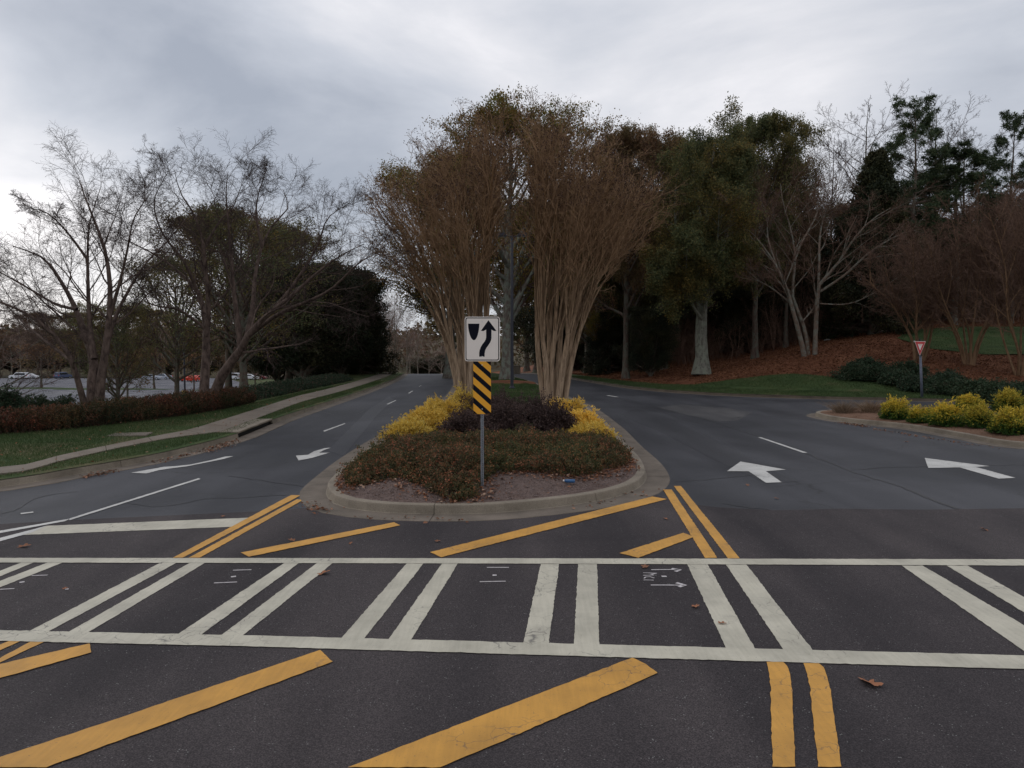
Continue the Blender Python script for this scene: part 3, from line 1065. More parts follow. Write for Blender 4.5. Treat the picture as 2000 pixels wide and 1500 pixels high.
# tar seams and cracks of the older road
for pts, w in (([(1271, 793), (1330, 808), (1388, 822), (1478, 851), (1530, 868), (1586, 890), (1625, 905), (1662, 921), (1710, 936), (1766, 953)], 0.05),
               ([(1766, 953), (1802, 968), (1830, 980), (1874, 995)], 0.09),
               ([(1662, 919), (1720, 914), (1850, 910), (2000, 908)], 0.03), ([(1316, 941), (1380, 937), (1473, 928)], 0.025),
               ([(1410, 982), (1450, 990), (1505, 996)], 0.03), ([(1180, 774), (1225, 782), (1271, 793)], 0.04),
               ([(1300, 806), (1330, 818), (1370, 826)], 0.035), ([(1388, 822), (1450, 816), (1530, 812), (1600, 808)], 0.02),
               ([(0, 1004), (40, 992), (66, 975), (90, 968), (150, 960)], 0.03), ([(230, 978), (300, 990), (350, 985), (400, 975), (480, 972), (560, 966)], 0.025),
               ([(600, 800), (680, 812), (720, 800), (790, 790)], 0.03), ([(640, 852), (720, 842), (790, 826)], 0.03), ([(700, 822), (760, 808), (800, 800)], 0.03),
               ([(520, 862), (600, 856), (660, 862)], 0.025), ([(450, 930), (520, 940), (590, 950)], 0.025)):
    P = smooth_poly(arr(pts), False, 8)
    P = P + np.random.default_rng(int(pts[0][0])).normal(0, 0.9, P.shape) * np.array([1.6, 0.5])
    stroke('tar_seam', [tuple(p) for p in P], w, road, 0.006, MATS['tar'])
for pts in ([(1240, 800), (1290, 812), (1400, 862), (1560, 940), (1500, 945), (1390, 895), (1290, 842), (1215, 812)],
            [(1480, 800), (1560, 800), (1660, 812), (1600, 822), (1520, 815)], [(640, 880), (720, 800), (760, 775), (770, 780), (735, 812), (672, 890)]):
    flat_poly('sealed_patch', pts, MATS['asphalt_dark'], road, 0.0035, rough_edge=0.01)
flat_poly('worn_patch', [(1285, 796), (1330, 790), (1420, 797), (1470, 806), (1440, 822), (1400, 824), (1330, 808)], MATS['asphalt_light'], road, 0.004)
# parking bay lines in the lot
for k in range(22):
    y = 64 + k * 2.8
    for a, c in ((-53.5, -43.0), (-71.0, -60.5), (-88.5, -78.0)):
        if a < -.72 * y - 6:
            continue
        region('bay_line', [(a, y - 0.09), (c, y - 0.09), (c, y + 0.09), (a, y + 0.09)], 3, zlot, MATS['white_paint'], 0.05, None, lot)

print('ground done')

# ------------------------------------------------------------------ plants
def unit(v):
    return v / np.maximum(np.linalg.norm(v, axis=-1, keepdims=True), 1e-9)


def tubes(P, R, S):
    """P (N,K,3) centre lines, R (N,K) radii -> verts, quads"""
    N, K, _ = P.shape
    T = np.empty_like(P)
    T[:, 1:-1] = P[:, 2:] - P[:, :-2]
    T[:, 0] = P[:, 1] - P[:, 0]
    T[:, -1] = P[:, -1] - P[:, -2]
    T = unit(T)
    m = unit(P[:, -1] - P[:, 0])
    ref = np.where(np.abs(m[:, 2:3]) > 0.7, np.array([[1.0, 0.13, 0]]), np.array([[0.1, 0.05, 1.0]]))
    U = unit(np.cross(T, ref[:, None, :]))
    W = np.cross(T, U)
    a = np.arange(S) * 2 * math.pi / S
    V = P[:, :, None, :] + R[:, :, None, None] * (U[:, :, None, :] * np.cos(a)[None, None, :, None] + W[:, :, None, :] * np.sin(a)[None, None, :, None])
    i = np.arange(N)[:, None, None] * K * S + np.arange(K - 1)[None, :, None] * S
    s = np.arange(S)[None, None, :]
    s2 = (s + 1) % S
    F = np.stack([i + s, i + s2, i + S + s2, i + S + s], -1).reshape(-1, 4)
    return V.reshape(-1, 3), F


def sprout(P, R, r, n, t0=0.3, t1=1.0, ang=0.8, ratio=0.5, K=5, up=0.0, wig=0.12, rr=0.55, tip=0.3, minr=0.004, sd=0.25, maxlen=99., fall=0.45, az=None):
    """children of every centre line"""
    N, Kp, _ = P.shape
    L = np.linalg.norm(np.diff(P, axis=1), axis=2).sum(1)
    t = (np.arange(n)[None] + r.uniform(0.1, 0.9, (N, n))) / n
    t = t0 + (t1 - t0) * t
    f = t * (Kp - 1)
    i = np.minimum(f.astype(int), Kp - 2)
    w = (f - i)[..., None]
    rows = np.arange(N)[:, None]
    A, B = P[rows, i], P[rows, i + 1]
    O = A * (1 - w) + B * w
    T = unit(B - A)
    rad = R[rows, i] * (1 - w[..., 0]) + R[rows, i + 1] * w[..., 0]
    ref = unit(r.normal(size=(N, 1, 3)) + 1e-3)
    U = unit(np.cross(T, np.broadcast_to(ref, T.shape)))
    W = np.cross(T, U)
    ph = (np.arange(n)[None] * 2.4 + r.uniform(0, 6.28, (N, 1)) + r.normal(0, 0.5, (N, n)))
    side = U * np.cos(ph)[..., None] + W * np.sin(ph)[..., None]
    an = (ang * (1 + sd * r.normal(size=(N, n))))[..., None]
    d = unit(T * np.cos(an) + side * np.sin(an))
    ln = np.minimum(L[:, None] * ratio * (1 - fall * (t - t0) / max(t1 - t0, 1e-6)) * r.uniform(0.65, 1.25, (N, n)), maxlen)
    O, d, ln, rad = O.reshape(-1, 3), d.reshape(-1, 3), ln.reshape(-1), rad.reshape(-1)
    C = np.empty((len(O), K, 3))
    C[:, 0] = O
    step = (ln / (K - 1))[:, None]
    for k in range(1, K):
        d = unit(d + wig * r.normal(size=d.shape) + np.array([0, 0, up]))
        C[:, k] = C[:, k - 1] + d * step
    r0 = np.maximum(rad * rr, minr)
    CR = r0[:, None] * (1 - (1 - tip) * np.linspace(0, 1, K)[None])
    CR = np.maximum(CR, minr * 0.7)
    return C, CR


def respline(pts, rads, K):
    P = smooth_poly3(np.array(pts, float))
    s = np.concatenate([[0], np.cumsum(np.linalg.norm(np.diff(P, axis=0), axis=1))])
    u = np.linspace(0, s[-1], K)
    Q = np.stack([np.interp(u, s, P[:, i]) for i in range(3)], -1)
    s0 = np.concatenate([[0], np.cumsum(np.linalg.norm(np.diff(np.array(pts, float), axis=0), axis=1))])
    rr = np.interp(u / s[-1], s0 / s0[-1], rads)
    return Q, rr


def smooth_poly3(P):
    n = len(P)
    out = []
    for i in range(n - 1):
        p0, p1, p2, p3 = P[max(i - 1, 0)], P[i], P[i + 1], P[min(i + 2, n - 1)]
        for j in range(6):
            t = j / 6
            out.append(0.5 * ((2 * p1) + (-p0 + p2) * t + (2 * p0 - 5 * p1 + 4 * p2 - p3) * t * t + (-p0 + 3 * p1 - 3 * p2 + p3) * t**3))
    out.append(P[-1])
    return np.array(out)


def leaf_mesh(C, r, length, width, tint=None, droop=0.0, axis=None, fold=0.35):
    """folded leaves, two triangles each, at centres C"""
    N = len(C)
    d = unit(r.normal(size=(N, 3)) + (0 if axis is None else axis))
    d[:, 2] -= droop
    d = unit(d)
    q = unit(np.cross(d, r.normal(size=(N, 3))))
    nrm = np.cross(d, q)
    L = (length * r.uniform(0.6, 1.3, N))[:, None]
    Wd = (width * r.uniform(0.7, 1.25, N))[:, None]
    b = C - d * L * 0.5
    e = C + d * L * 0.5
    m1 = C + q * Wd * 0.5 + nrm * Wd * fold
    m2 = C - q * Wd * 0.5 + nrm * Wd * fold
    V = np.stack([b, m1, e, m2], 1).reshape(-1, 3)
    k = np.arange(N)[:, None] * 4
    F = np.concatenate([k + np.array([[0, 1, 2]]), k + np.array([[0, 2, 3]])])
    if tint is None:
        tint = r.uniform(0, 1, N)
    return V, F, np.repeat(tint, 4)


def tips(P, r, n, t0=0.2, spread=0.1):
    """n random points on every centre line"""
    N, K, _ = P.shape
    f = r.uniform(t0, 1, (N, n)) * (K - 1)
    i = np.minimum(f.astype(int), K - 2)
    w = (f - i)[..., None]
    rows = np.arange(N)[:, None]
    return (P[rows, i] * (1 - w) + P[rows, i + 1] * w + r.normal(0, spread, (N, n, 3))).reshape(-1, 3)


def assemble(name, label, cat, base, stems, twigs, leaves, mt, mw, ml, group=None, sides=(8, 3)):
    """stems/twigs: lists of (P,R); leaves: (V,F,tint) -> tree thing with trunk and crown; world coords in, local out"""
    base = np.array(base, float)
    root = empty(name, tuple(base))
    tag(root, label, cat, group)
    V, F, o = [], [], 0
    for P, R in stems:
        S = sides[0] if R.max() > 0.05 else max(4, sides[0] - 3)
        v, f = tubes(P - base, R, S)
        V.append(v)
        F.append(f + o)
        o += len(v)
    link('trunk', fastmesh('trunk', np.concatenate(V), [np.concatenate(F)], [mt], smooth=True), root)
    V, FT, FL, T, o = [], [], [], [], 0
    for P, R in twigs:
        v, f = tubes(P - base, R, sides[1])
        V.append(v)
        FT.append(f + o)
        T.append(np.zeros(len(v)))
        o += len(v)
    if leaves is not None:
        v, f, t = leaves
        V.append(v - base)
        FL.append(f + o)
        T.append(t)
        o += len(v)
    Fs, mi, ms = [], [], []
    if FT:
        Fs.append(np.concatenate(FT))
        mi.append(0)
    if FL:
        Fs.append(np.concatenate(FL))
        mi.append(1)
    link('crown', fastmesh('crown', np.concatenate(V), Fs, [mw, ml or mw], mi, np.concatenate(T)), root)
    return root


def copy_tree(o, parent=None):
    c = o.copy()
    scene.collection.objects.link(c)
    if parent is not None:
        c.parent = parent
    for ch in o.children:
        copy_tree(ch, c)
    return c


def put(proto, first, loc, rz, sc, label, group=None, cat=None):
    o = proto if first else copy_tree(proto)
    o.location = loc
    o.rotation_euler = (0, 0, rz)
    o.scale = (sc if isinstance(sc, tuple) else (sc, sc, sc))
    o['label'] = label
    if group:
        o['group'] = group
    elif 'group' in o:
        del o['group']
    if cat:
        o['category'] = cat
    return o


def px_stem(pts, D, r0, r1, K=14, dy=None, zbase=None, seed=0):
    """a stem through pixels of the photograph at distance D; dy bends it in depth"""
    n = len(pts)
    r = np.random.default_rng(seed + 500 + int(pts[-1][0]))
    drift = np.cumsum(r.normal(0, 0.25, n)) if dy is None else np.linspace(0, dy, n)
    q = [at(p[0], p[1], D + d) for p, d in zip(pts, drift)]
    if zbase is not None:
        q[0] = (q[0][0], q[0][1], zbase)
    return respline(q, np.linspace(r0, r1, n), K)


# ---------- two bare birches on the left, every stem following the photograph
def squash(A, zc, h):
    """crowns round off softly under the height zc + h"""
    z = A[..., 2]
    A[..., 2] = np.where(z > zc, zc + h * (1 - np.exp(-(np.maximum(z, zc) - zc) / h)), z)


def settle(arrays, zb, ztop):
    """bring the highest twigs down to ztop, leaving the trunk as it is"""
    zmax = np.percentile(arrays[-1][..., 2], 99.6)
    dm = zmax - zb
    f = (ztop - zb) / dm
    if f >= 1:
        return
    for A in arrays:
        d = np.clip(A[..., 2] - zb, 0, dm * 1.08)
        A[..., 2] = np.where(A[..., 2] > zb, zb + d * (1 - (1 - f) * d / dm), A[..., 2])


def bare_tree(name, label, base, stems, r, levels, mt, mw, leaves=None, ml=None, group=None, cat='tree', top=None):
    groups = []
    P = np.stack([s[0] for s in stems])
    R = np.stack([s[1] for s in stems])
    st = [(P, R)]
    tw = []
    cur = (P, R)
    for i, lv in enumerate(levels):
        cur = sprout(cur[0], cur[1], r, **lv)
        if i == 0:
            st.append(cur)
        else:
            tw.append(cur)
    if top:
        settle([A_ for A_, _ in st + tw], base[2], top)
    lf = None
    if leaves:
        C = tips(cur[0], r, leaves['n'], spread=leaves['spread'])
        if leaves.get('frac', 1) < 1:
            C = C[r.uniform(0, 1, len(C)) < leaves['frac']]
        lf = leaf_mesh(C, r, leaves['l'], leaves['w'])
    return assemble(name, label, cat, base, st, tw, lf, mt, mw, ml, group)


r = np.random.default_rng(11)
b1x, b1y = at(183, 800, 28.5)[:2]
zb = z1(zleft, b1x, b1y)
D = 28.5
b1 = [px_stem([(172, 815), (158, 765), (140, 705), (112, 660), (62, 615), (0, 585), (-70, 562)], D, .15, .03, dy=-2.5),
      px_stem([(181, 815), (180, 750), (183, 700), (165, 650), (148, 600), (120, 545), (85, 495), (25, 470)], D, .25, .03, dy=2),
      px_stem([(192, 815), (197, 745), (205, 690), (212, 630), (215, 555), (205, 480), (185, 420), (165, 365), (152, 325)], D, .21, .02, dy=-.5),
      px_stem([(204, 695), (224, 620), (252, 560), (285, 505), (330, 455), (372, 400)], D, .10, .02, dy=3),
      px_stem([(184, 700), (176, 640), (172, 560), (171, 480), (175, 420), (195, 350)], D, .13, .02, dy=1.5),
      px_stem([(150, 600), (110, 590), (60, 560), (10, 530), (-40, 500)], D, .07, .02, dy=2),
      px_stem([(213, 620), (235, 540), (250, 470), (262, 410), (300, 350)], D, .08, .015, dy=-2),
      px_stem([(172, 500), (130, 440), (90, 400), (50, 390)], D, .06, .012, dy=-1.5),
      px_stem([(140, 705), (60, 640), (20, 600), (-60, 520)], D, .07, .015, dy=3)]
lv_b = [dict(n=9, t0=.28, t1=.98, ang=.62, ratio=.46, K=7, up=.06, wig=.14, rr=.36, tip=.25, minr=.009, maxlen=3.3),
        dict(n=7, t0=.15, t1=1, ang=.65, ratio=.52, K=6, up=.03, wig=.17, rr=.5, tip=.4, minr=.0065, maxlen=2.1),
        dict(n=8, t0=.1, t1=1, ang=.7, ratio=.6, K=5, up=.0, wig=.2, rr=.6, tip=.5, minr=.0042, maxlen=1.25),
        dict(n=5, t0=.15, t1=1, ang=.75, ratio=.6, K=3, up=-.03, wig=.22, rr=.7, tip=.6, minr=.0032, maxlen=.65)]
bare_tree('birch_tree', 'bare birch with three spreading trunks behind the red hedge, nearest the left edge', (b1x, b1y, zb - .1), [(a_, b_ * np.linspace(.95, .6, len(b_))) for a_, b_ in b1], r, lv_b, MATS['bark_birch'], MATS['twig_grey'], top=at(180, 288, 28.5)[2])
D = 32
b2x, b2y = at(410, 790, D)[:2]
zb = z1(zleft, b2x, b2y)
b2 = [px_stem([(396, 800), (401, 720), (403, 650), (398, 600), (383, 558), (348, 520), (300, 482), (240, 450)], D, .24, .025, dy=1.5),
      px_stem([(403, 655), (407, 590), (402, 520), (396, 460), (380, 400), (352, 350), (340, 300)], D, .14, .015, dy=-1),
      px_stem([(416, 800), (423, 755), (445, 715), (470, 682), (482, 655), (520, 612), (568, 572), (620, 522), (662, 488), (710, 462)], D, .27, .02, dy=-2.5),
      px_stem([(470, 684), (464, 620), (456, 560), (451, 480), (446, 420), (441, 350), (445, 300)], D, .15, .015, dy=1),
      px_stem([(482, 655), (494, 590), (498, 530), (510, 470), (532, 420), (562, 383), (552, 340)], D, .13, .02, dy=2.5),
      px_stem([(530, 605), (565, 560), (602, 500), (625, 450), (640, 405), (680, 375)], D, .10, .015, dy=-1),
      px_stem([(482, 655), (545, 608), (640, 562), (700, 502), (745, 478)], D, .12, .015, dy=-4),
      px_stem([(384, 560), (360, 500), (318, 440), (300, 370), (330, 300)], D, .08, .015, dy=-2),
      px_stem([(398, 470), (430, 410), (455, 380), (480, 300)], D, .07, .012, dy=2),
      px_stem([(512, 470), (500, 400), (505, 350), (520, 300)], D, .07, .012, dy=-1),
      px_stem([(403, 640), (350, 600), (300, 590), (250, 560)], D, .08, .012, dy=-3)]
bare_tree('birch_tree', 'tall bare birch with two leaning trunks at the end of the red hedge', (b2x, b2y, zb - .1), [(a_, b_ * np.linspace(.95, .6, len(b_))) for a_, b_ in b2], r, lv_b, MATS['bark_birch'], MATS['twig_grey'], top=at(410, 262, 32)[2])


# ---------- the two big crape myrtles of the median
def myrtle(label, basepx, D, knuckles, tops, seed, nshoot):
    r = np.random.default_rng(seed)
    bx, by = at(basepx, 795, D)[:2]
    zb = z1(zmed, bx, by)
    stems, shoots = [], []
    for k, (kx, ky, px0, dy, rad) in enumerate(knuckles):
        p = at(kx, ky, D + dy)
        q0 = at(px0, 795, D + dy * .35)
        mid = (q0[0] * .55 + p[0] * .45 + r.normal(0, .06), q0[1] * .6 + p[1] * .4, zb + (p[2] - zb) * .5)
        tk = respline([(q0[0], q0[1], zb - .1), mid, p], [rad * 1.7, rad * 1.25, rad * .95], 12)
        stems.append(tk)
        cx = at(basepx, 300, D)[0]
        m = nshoot
        for j in range(m):
            u = r.uniform()
            tx, ty = tops[0] + (tops[1] - tops[0]) * min(1, max(0, (kx - knuckles[0][0]) / (knuckles[-1][0] - knuckles[0][0]) + r.normal(0, .17))), 0
            tx = min(tops[1] + 8, max(tops[0] - 8, tx))
            e = (tx - 1010) / 295
            ty = tops[2] + 165 * abs(e)**1.7 + abs(r.normal(0, 45)) + (150 * u if r.uniform() < .3 else 0)
            dd = dy * 2.3 + r.normal(0, 1.0)
            end = at(tx, ty, D + dd)
            s0 = tk[0][r.integers(8, 12)] + r.normal(0, .025, 3)
            mid1 = s0 + (np.array(end) - s0) * .36
            mid1[0] = s0[0] + (end[0] - s0[0]) * .20
            mid1[1] = s0[1] + (end[1] - s0[1]) * .24
            mid2 = s0 + (np.array(end) - s0) * .70
            mid2[0] = s0[0] + (end[0] - s0[0]) * .56 + r.normal(0, .22)
            mid1 += r.normal(0, .09, 3)
            midq = mid1 * .5 + mid2 * .5 + r.normal(0, .12, 3)
            r0 = r.uniform(.026, .05)
            shoots.append(respline([s0, mid1, midq, mid2, end], [r0, r0 * .8, r0 * .65, r0 * .5, .008], 16))
    P = np.stack([s[0] for s in stems])
    R = np.stack([s[1] for s in stems])
    SP = np.stack([s[0] for s in shoots])
    SR = np.stack([s[1] for s in shoots])
    a = sprout(SP, SR, r, 8, .42, .98, ang=.5, ratio=.30, K=7, up=.06, wig=.13, rr=.5, tip=.4, minr=.010, maxlen=2.6, fall=.35)
    b = sprout(*a, r, 4, .25, 1, ang=.6, ratio=.5, K=5, up=.04, wig=.18, rr=.6, tip=.5, minr=.007, maxlen=1.1)
    c = sprout(*b, r, 3, .3, 1, ang=.7, ratio=.5, K=3, up=.02, wig=.2, rr=.7, tip=.6, minr=.0055, maxlen=.5)
    settle([SP, a[0], b[0], c[0]], at(1000, 600, D)[2], at(1000, 200, D)[2])
    # seed heads at the outermost tips
    ends = c[0][:, -1]
    ends = ends[(r.uniform(0, 1, len(ends)) < .5) & (ends[:, 2] > at(1000, 420, D)[2])]
    C = np.repeat(ends, 4, 0) + r.normal(0, .05, (len(ends) * 4, 3))
    lf = leaf_mesh(C, r, .055, .04)
    root = assemble('crape_myrtle', label, 'tree', (bx, by, zb), [(P, R), (SP, SR)], [a, b, c], lf, MATS['bark_myrtle'], MATS['twig_myrtle'], MATS['twig_dark'],
                    'vase shaped crape myrtles of the median')
    # shoots are browner than the smooth old trunks
    return root


myrtle('multi-stemmed bare crape myrtle with fan crown, directly behind the keep-right sign', 912, 30,
       [(862, 640, 902, .2, .085), (878, 655, 905, -.5, .08), (893, 625, 908, .5, .085), (905, 640, 911, -.3, .08), (918, 615, 914, .6, .09), (930, 640, 917, -.6, .085), (942, 620, 920, .3, .08), (955, 635, 923, 0, .08)],
       (735, 974, 222), 21, 12)
myrtle('wider bare crape myrtle with pale trunks, right of the tall lamp post', 1082, 30,
       [(1048, 640, 1066, .2, .09), (1060, 660, 1070, -.5, .09), (1072, 620, 1074, .6, .09), (1085, 645, 1078, -.4, .09), (1097, 625, 1083, .5, .09), (1110, 650, 1088, -.6, .095), (1124, 630, 1094, .3, .085), (1140, 620, 1100, 0, .08)],
       (1044, 1278, 222), 22, 12)


# ---------- leafy tree builder in local space
def leafy(name, label, H, crown_w, bare, seed, ml, trunk_r=.3, mt='bark_oak', n1=26, n2=9, n3=7, nl=6, leaf=(.14, .09), spread=.16, shape='round', tw='twig_dark', cat='tree', flare=True, lean=0.0):
    r = np.random.default_rng(seed)
    K = 16
    z = np.linspace(-.3, H * .95, K)
    x = np.cumsum(r.normal(0, .05, K)) * H / 20 + lean * np.linspace(0, 1, K)**1.5
    y = np.cumsum(r.normal(0, .05, K)) * H / 20
    tr = trunk_r * (1 - .93 * np.linspace(0, 1, K)**1.1)
    P = np.stack([x, y, z], -1)[None]
    R = tr[None].copy()
    if flare:
        R[0, 0] *= 1.7
        R[0, 1] *= 1.12
    # main limbs: length from a crown profile
    t = (np.arange(n1) + r.uniform(0, 1, n1)) / n1
    zz = bare * H + (H * .96 - bare * H) * t**.85
    if shape == 'round':
        prof = np.sqrt(np.clip(1 - ((t - .42) / .62)**2, .03, 1))
    elif shape == 'cone':
        prof = np.clip(1.02 - t, .05, 1)**.8
    elif shape == 'column':
        prof = np.clip(1 - t**3, .12, 1) * np.where(t < .12, .6, 1)
    else:  # flat topped pine
        prof = np.where(t < .35, .35, np.sqrt(np.clip(1 - ((t - .68) / .42)**2, .08, 1)))
    ln = crown_w / 2 * prof * r.uniform(.72, 1.15, n1)
    az = np.arange(n1) * 2.4 + r.normal(0, .4, n1)
    el = {'round': .55, 'cone': .12, 'column': .75, 'pine': .3}[shape] + r.normal(0, .15, n1) + (t * .5 if shape != 'cone' else 0)
    d = np.stack([np.cos(az) * np.cos(el), np.sin(az) * np.cos(el), np.sin(el)], -1)
    O = np.stack([np.interp(zz, z, x), np.interp(zz, z, y), zz - ln * np.sin(el) * .5], -1)
    O[:, 2] = np.maximum(O[:, 2], bare * H * .85)
    K1 = 8
    C = np.empty((n1, K1, 3))
    C[:, 0] = O
    L_ = ln / np.maximum(np.cos(el), .55)
    for k in range(1, K1):
        d = unit(d + .1 * r.normal(size=d.shape) + np.array([0, 0, .05 if shape != 'cone' else -.03]))
        C[:, k] = C[:, k - 1] + d * (L_ / (K1 - 1))[:, None]
    r0 = np.interp(O[:, 2], z, tr) * .5
    CR = np.maximum(r0[:, None] * (1 - .8 * np.linspace(0, 1, K1)[None]), .012)
    a = sprout(C, CR, r, n2, .25, 1, ang=.7, ratio=.42, K=5, up=.04, wig=.14, rr=.5, minr=.009)
    b = sprout(*a, r, n3, .2, 1, ang=.7, ratio=.5, K=4, up=.0, wig=.18, rr=.6, minr=.006, maxlen=1.5)
    if shape in ('round', 'column'):
        for A_ in (P, C, a[0], b[0]):
            squash(A_, H * .68, H * .32)
    Cn = tips(b[0], r, nl, .1, spread)
    # uneven light and dark clumps come from how full each bough is
    keep = vnoise(Cn[:, :2] + Cn[:, 2:3] * .7, 1.3, seed) + r.normal(0, .45, len(Cn)) > -.55
    Cn = Cn[keep]
    lf = leaf_mesh(Cn, r, leaf[0], leaf[1], np.clip(r.beta(2, 2, len(Cn)) + .12 * vnoise(Cn[:, :2] + Cn[:, 2:3], .9, seed + 1), 0, 1))
    return assemble(name, label, cat, (0, 0, 0), [(P, R), (C, CR)], [a, b], lf, MATS[mt], MATS[tw], MATS[ml])


def bare_proto(name, label, H, crown_w, bare, seed, mt='bark_woods', tw='twig_grey', trunk_r=.2, n1=16, up=.12, el0=.75, n3=6):
    r = np.random.default_rng(seed)
    K = 14
    z = np.linspace(-.3, H, K)
    x = np.cumsum(r.normal(0, .07, K)) * H / 20
    y = np.cumsum(r.normal(0, .07, K)) * H / 20
    tr = trunk_r * (1 - .95 * np.linspace(0, 1, K))
    P = np.stack([x, y, z], -1)[None]
    t = (np.arange(n1) + r.uniform(0, 1, n1)) / n1
    zz = bare * H + (H * .92 - bare * H) * t
    ln = crown_w * .62 * np.sqrt(np.clip(1 - ((t - .3) / .75)**2, .05, 1)) * r.uniform(.7, 1.2, n1)
    az = np.arange(n1) * 2.4 + r.normal(0, .4, n1)
    el = el0 + r.normal(0, .15, n1)
    d = np.stack([np.cos(az) * np.cos(el), np.sin(az) * np.cos(el), np.sin(el)], -1)
    C = np.empty((n1, 8, 3))
    C[:, 0] = np.stack([np.interp(zz, z, x), np.interp(zz, z, y), zz], -1)
    for k in range(1, 8):
        d = unit(d + .1 * r.normal(size=d.shape) + np.array([0, 0, up * .5]))
        C[:, k] = C[:, k - 1] + d * (ln / 7)[:, None]
    CR = np.maximum((np.interp(zz, z, tr) * .55)[:, None] * (1 - .85 * np.linspace(0, 1, 8)[None]), .01)
    a = sprout(C, CR, r, 8, .2, 1, ang=.6, ratio=.45, K=5, up=.05, wig=.14, rr=.55, minr=.012)
    b = sprout(*a, r, 4, .25, 1, ang=.6, ratio=.5, K=5, up=.04, wig=.18, rr=.6, tip=.5, minr=.007, maxlen=1.1)
    c = sprout(*b, r, n3, .15, 1, ang=.7, ratio=.55, K=3, up=0, wig=.2, rr=.7, minr=.008, maxlen=.8)
    return assemble(name, label, 'tree', (0, 0, 0), [(P, tr[None]), (C, CR)], [a, b, c], None, MATS[mt], MATS[tw], None)


def pine_proto(seed, H=20., tr_=.26, n1=38):
    r = np.random.default_rng(seed)
    K = 14
    z = np.linspace(-.3, H * .98, K)
    x = np.cumsum(r.normal(0, .06, K))
    y = np.cumsum(r.normal(0, .06, K))
    tr = tr_ * (1 - .85 * np.linspace(0, 1, K))
    P = np.stack([x, y, z], -1)[None]
    t = np.sort(r.uniform(0, 1, n1))
    zz = H * (.42 + .56 * t)
    ln = np.where(t < .25, 2.6, 4.2 * np.sqrt(np.clip(1.05 - t, .08, 1)) + .5) * r.uniform(.5, 1.25, n1)
    az = np.arange(n1) * 2.4 + r.normal(0, .5, n1)
    el = .1 + .7 * t + r.normal(0, .15, n1)
    d = np.stack([np.cos(az) * np.cos(el), np.sin(az) * np.cos(el), np.sin(el)], -1)
    C = np.empty((n1, 7, 3))
    C[:, 0] = np.stack([np.interp(zz, z, x), np.interp(zz, z, y), zz], -1)
    for k in range(1, 7):
        d = unit(d + .12 * r.normal(size=d.shape) + np.array([0, 0, .06]))
        C[:, k] = C[:, k - 1] + d * (ln / 6)[:, None]
    CR = np.maximum((np.interp(zz, z, tr) * .4)[:, None] * (1 - .8 * np.linspace(0, 1, 7)[None]), .012)
    a = sprout(C, CR, r, 7, .3, 1, ang=.7, ratio=.42, K=4, up=.05, wig=.14, rr=.6, minr=.012)
    ends = np.concatenate([a[0][:, -1], C[:, -1]])
    # needle tufts: spiky balls at the branch ends
    nt_ = 80
    N = len(ends)
    dirs = unit(r.normal(size=(N, nt_, 3)) + np.array([0, 0, .35]))
    rad = r.uniform(.06, .44, (N, nt_, 1)) * r.uniform(.6, 1.35, (N, 1, 1))
    Cn = (ends[:, None] + dirs * rad).reshape(-1, 3)
    V, F, T = leaf_mesh(Cn, r, .32, .06, axis=dirs.reshape(-1, 3) * 2.0)
    return assemble('pine_tree', 'x', 'tree', (0, 0, 0), [(P, tr[None]), (C, CR)], [a], (V, F, T), MATS['bark_woods'], MATS['twig_dark'], MATS['leaf_pine'])


def hz(px, py, D):
    return at(px, py, D)


def zr1(x, y):
    return z1(zright, x, y)



DIM = {}


def proto(root):
    zs, w = [], []
    for ch in root.children:
        if ch.name.startswith('crown'):
            co = np.empty(len(ch.data.vertices) * 3, np.float32)
            ch.data.vertices.foreach_get('co', co)
            co = co.reshape(-1, 3)
            zs = np.percentile(co[:, 2], 99.7)
            w = np.percentile(co[:, 0], 98.5) - np.percentile(co[:, 0], 1.5)
            DIM[root.name] = (float(zs), float(w))
    return root


used = set()


def plant(pr, px, pytop, D, wpx, rz, label, zf=zr1, group=None, H=None):
    """one more tree: top at pixel (px, pytop), crown wpx pixels wide, at distance D"""
    p = at(px, pytop, D)
    zb_ = zf(p[0], D) - 0.05
    Hp, Wp = DIM[PN[id(pr)]]
    s = (p[2] - zb_) / Hp
    w = wpx / FPX * D / Wp
    f = id(pr) not in used
    used.add(id(pr))
    return put(pr, f, (p[0], D, zb_), 0, (w, w * .78, s), label, group) if rz is None else put(pr, f, (p[0], D, zb_), rz, (w, w, s), label, group)


zm1 = lambda x, y: z1(zmed, x, y)
zl1 = lambda x, y: z1(zleft, x, y)
zt1 = lambda x, y: z1(zlot, x, y)

# prototypes (each is itself placed as the first of its kind)
oakA = proto(leafy('oak_tree', 'x', 17, 12.5, .22, 31, 'leaf_olive', .42, 'bark_oak', n1=44, n2=12, n3=8, nl=14, leaf=(.15, .09), spread=.17))
oakG = proto(leafy('oak_tree', 'x', 18, 10, .24, 32, 'leaf_green', .34, 'bark_woods', n1=42, n2=13, n3=8, nl=22, leaf=(.15, .095), spread=.17))
oakB = proto(leafy('oak_tree', 'x', 16, 9.5, .25, 33, 'leaf_brown', .28, 'bark_woods', n1=36, n2=13, n3=9, nl=14, leaf=(.14, .085), spread=.17))
oakL = proto(leafy('oak_tree', 'x', 13, 12, .18, 43, 'leaf_green', .30, 'bark_woods', n1=38, n2=11, n3=8, nl=6, leaf=(.16, .09), spread=.2))
darkE = proto(leafy('evergreen_tree', 'x', 10, 9, .02, 34, 'leaf_dark', .3, 'bark_woods', n1=80, n2=12, n3=8, nl=12, leaf=(.2, .13), spread=.22))
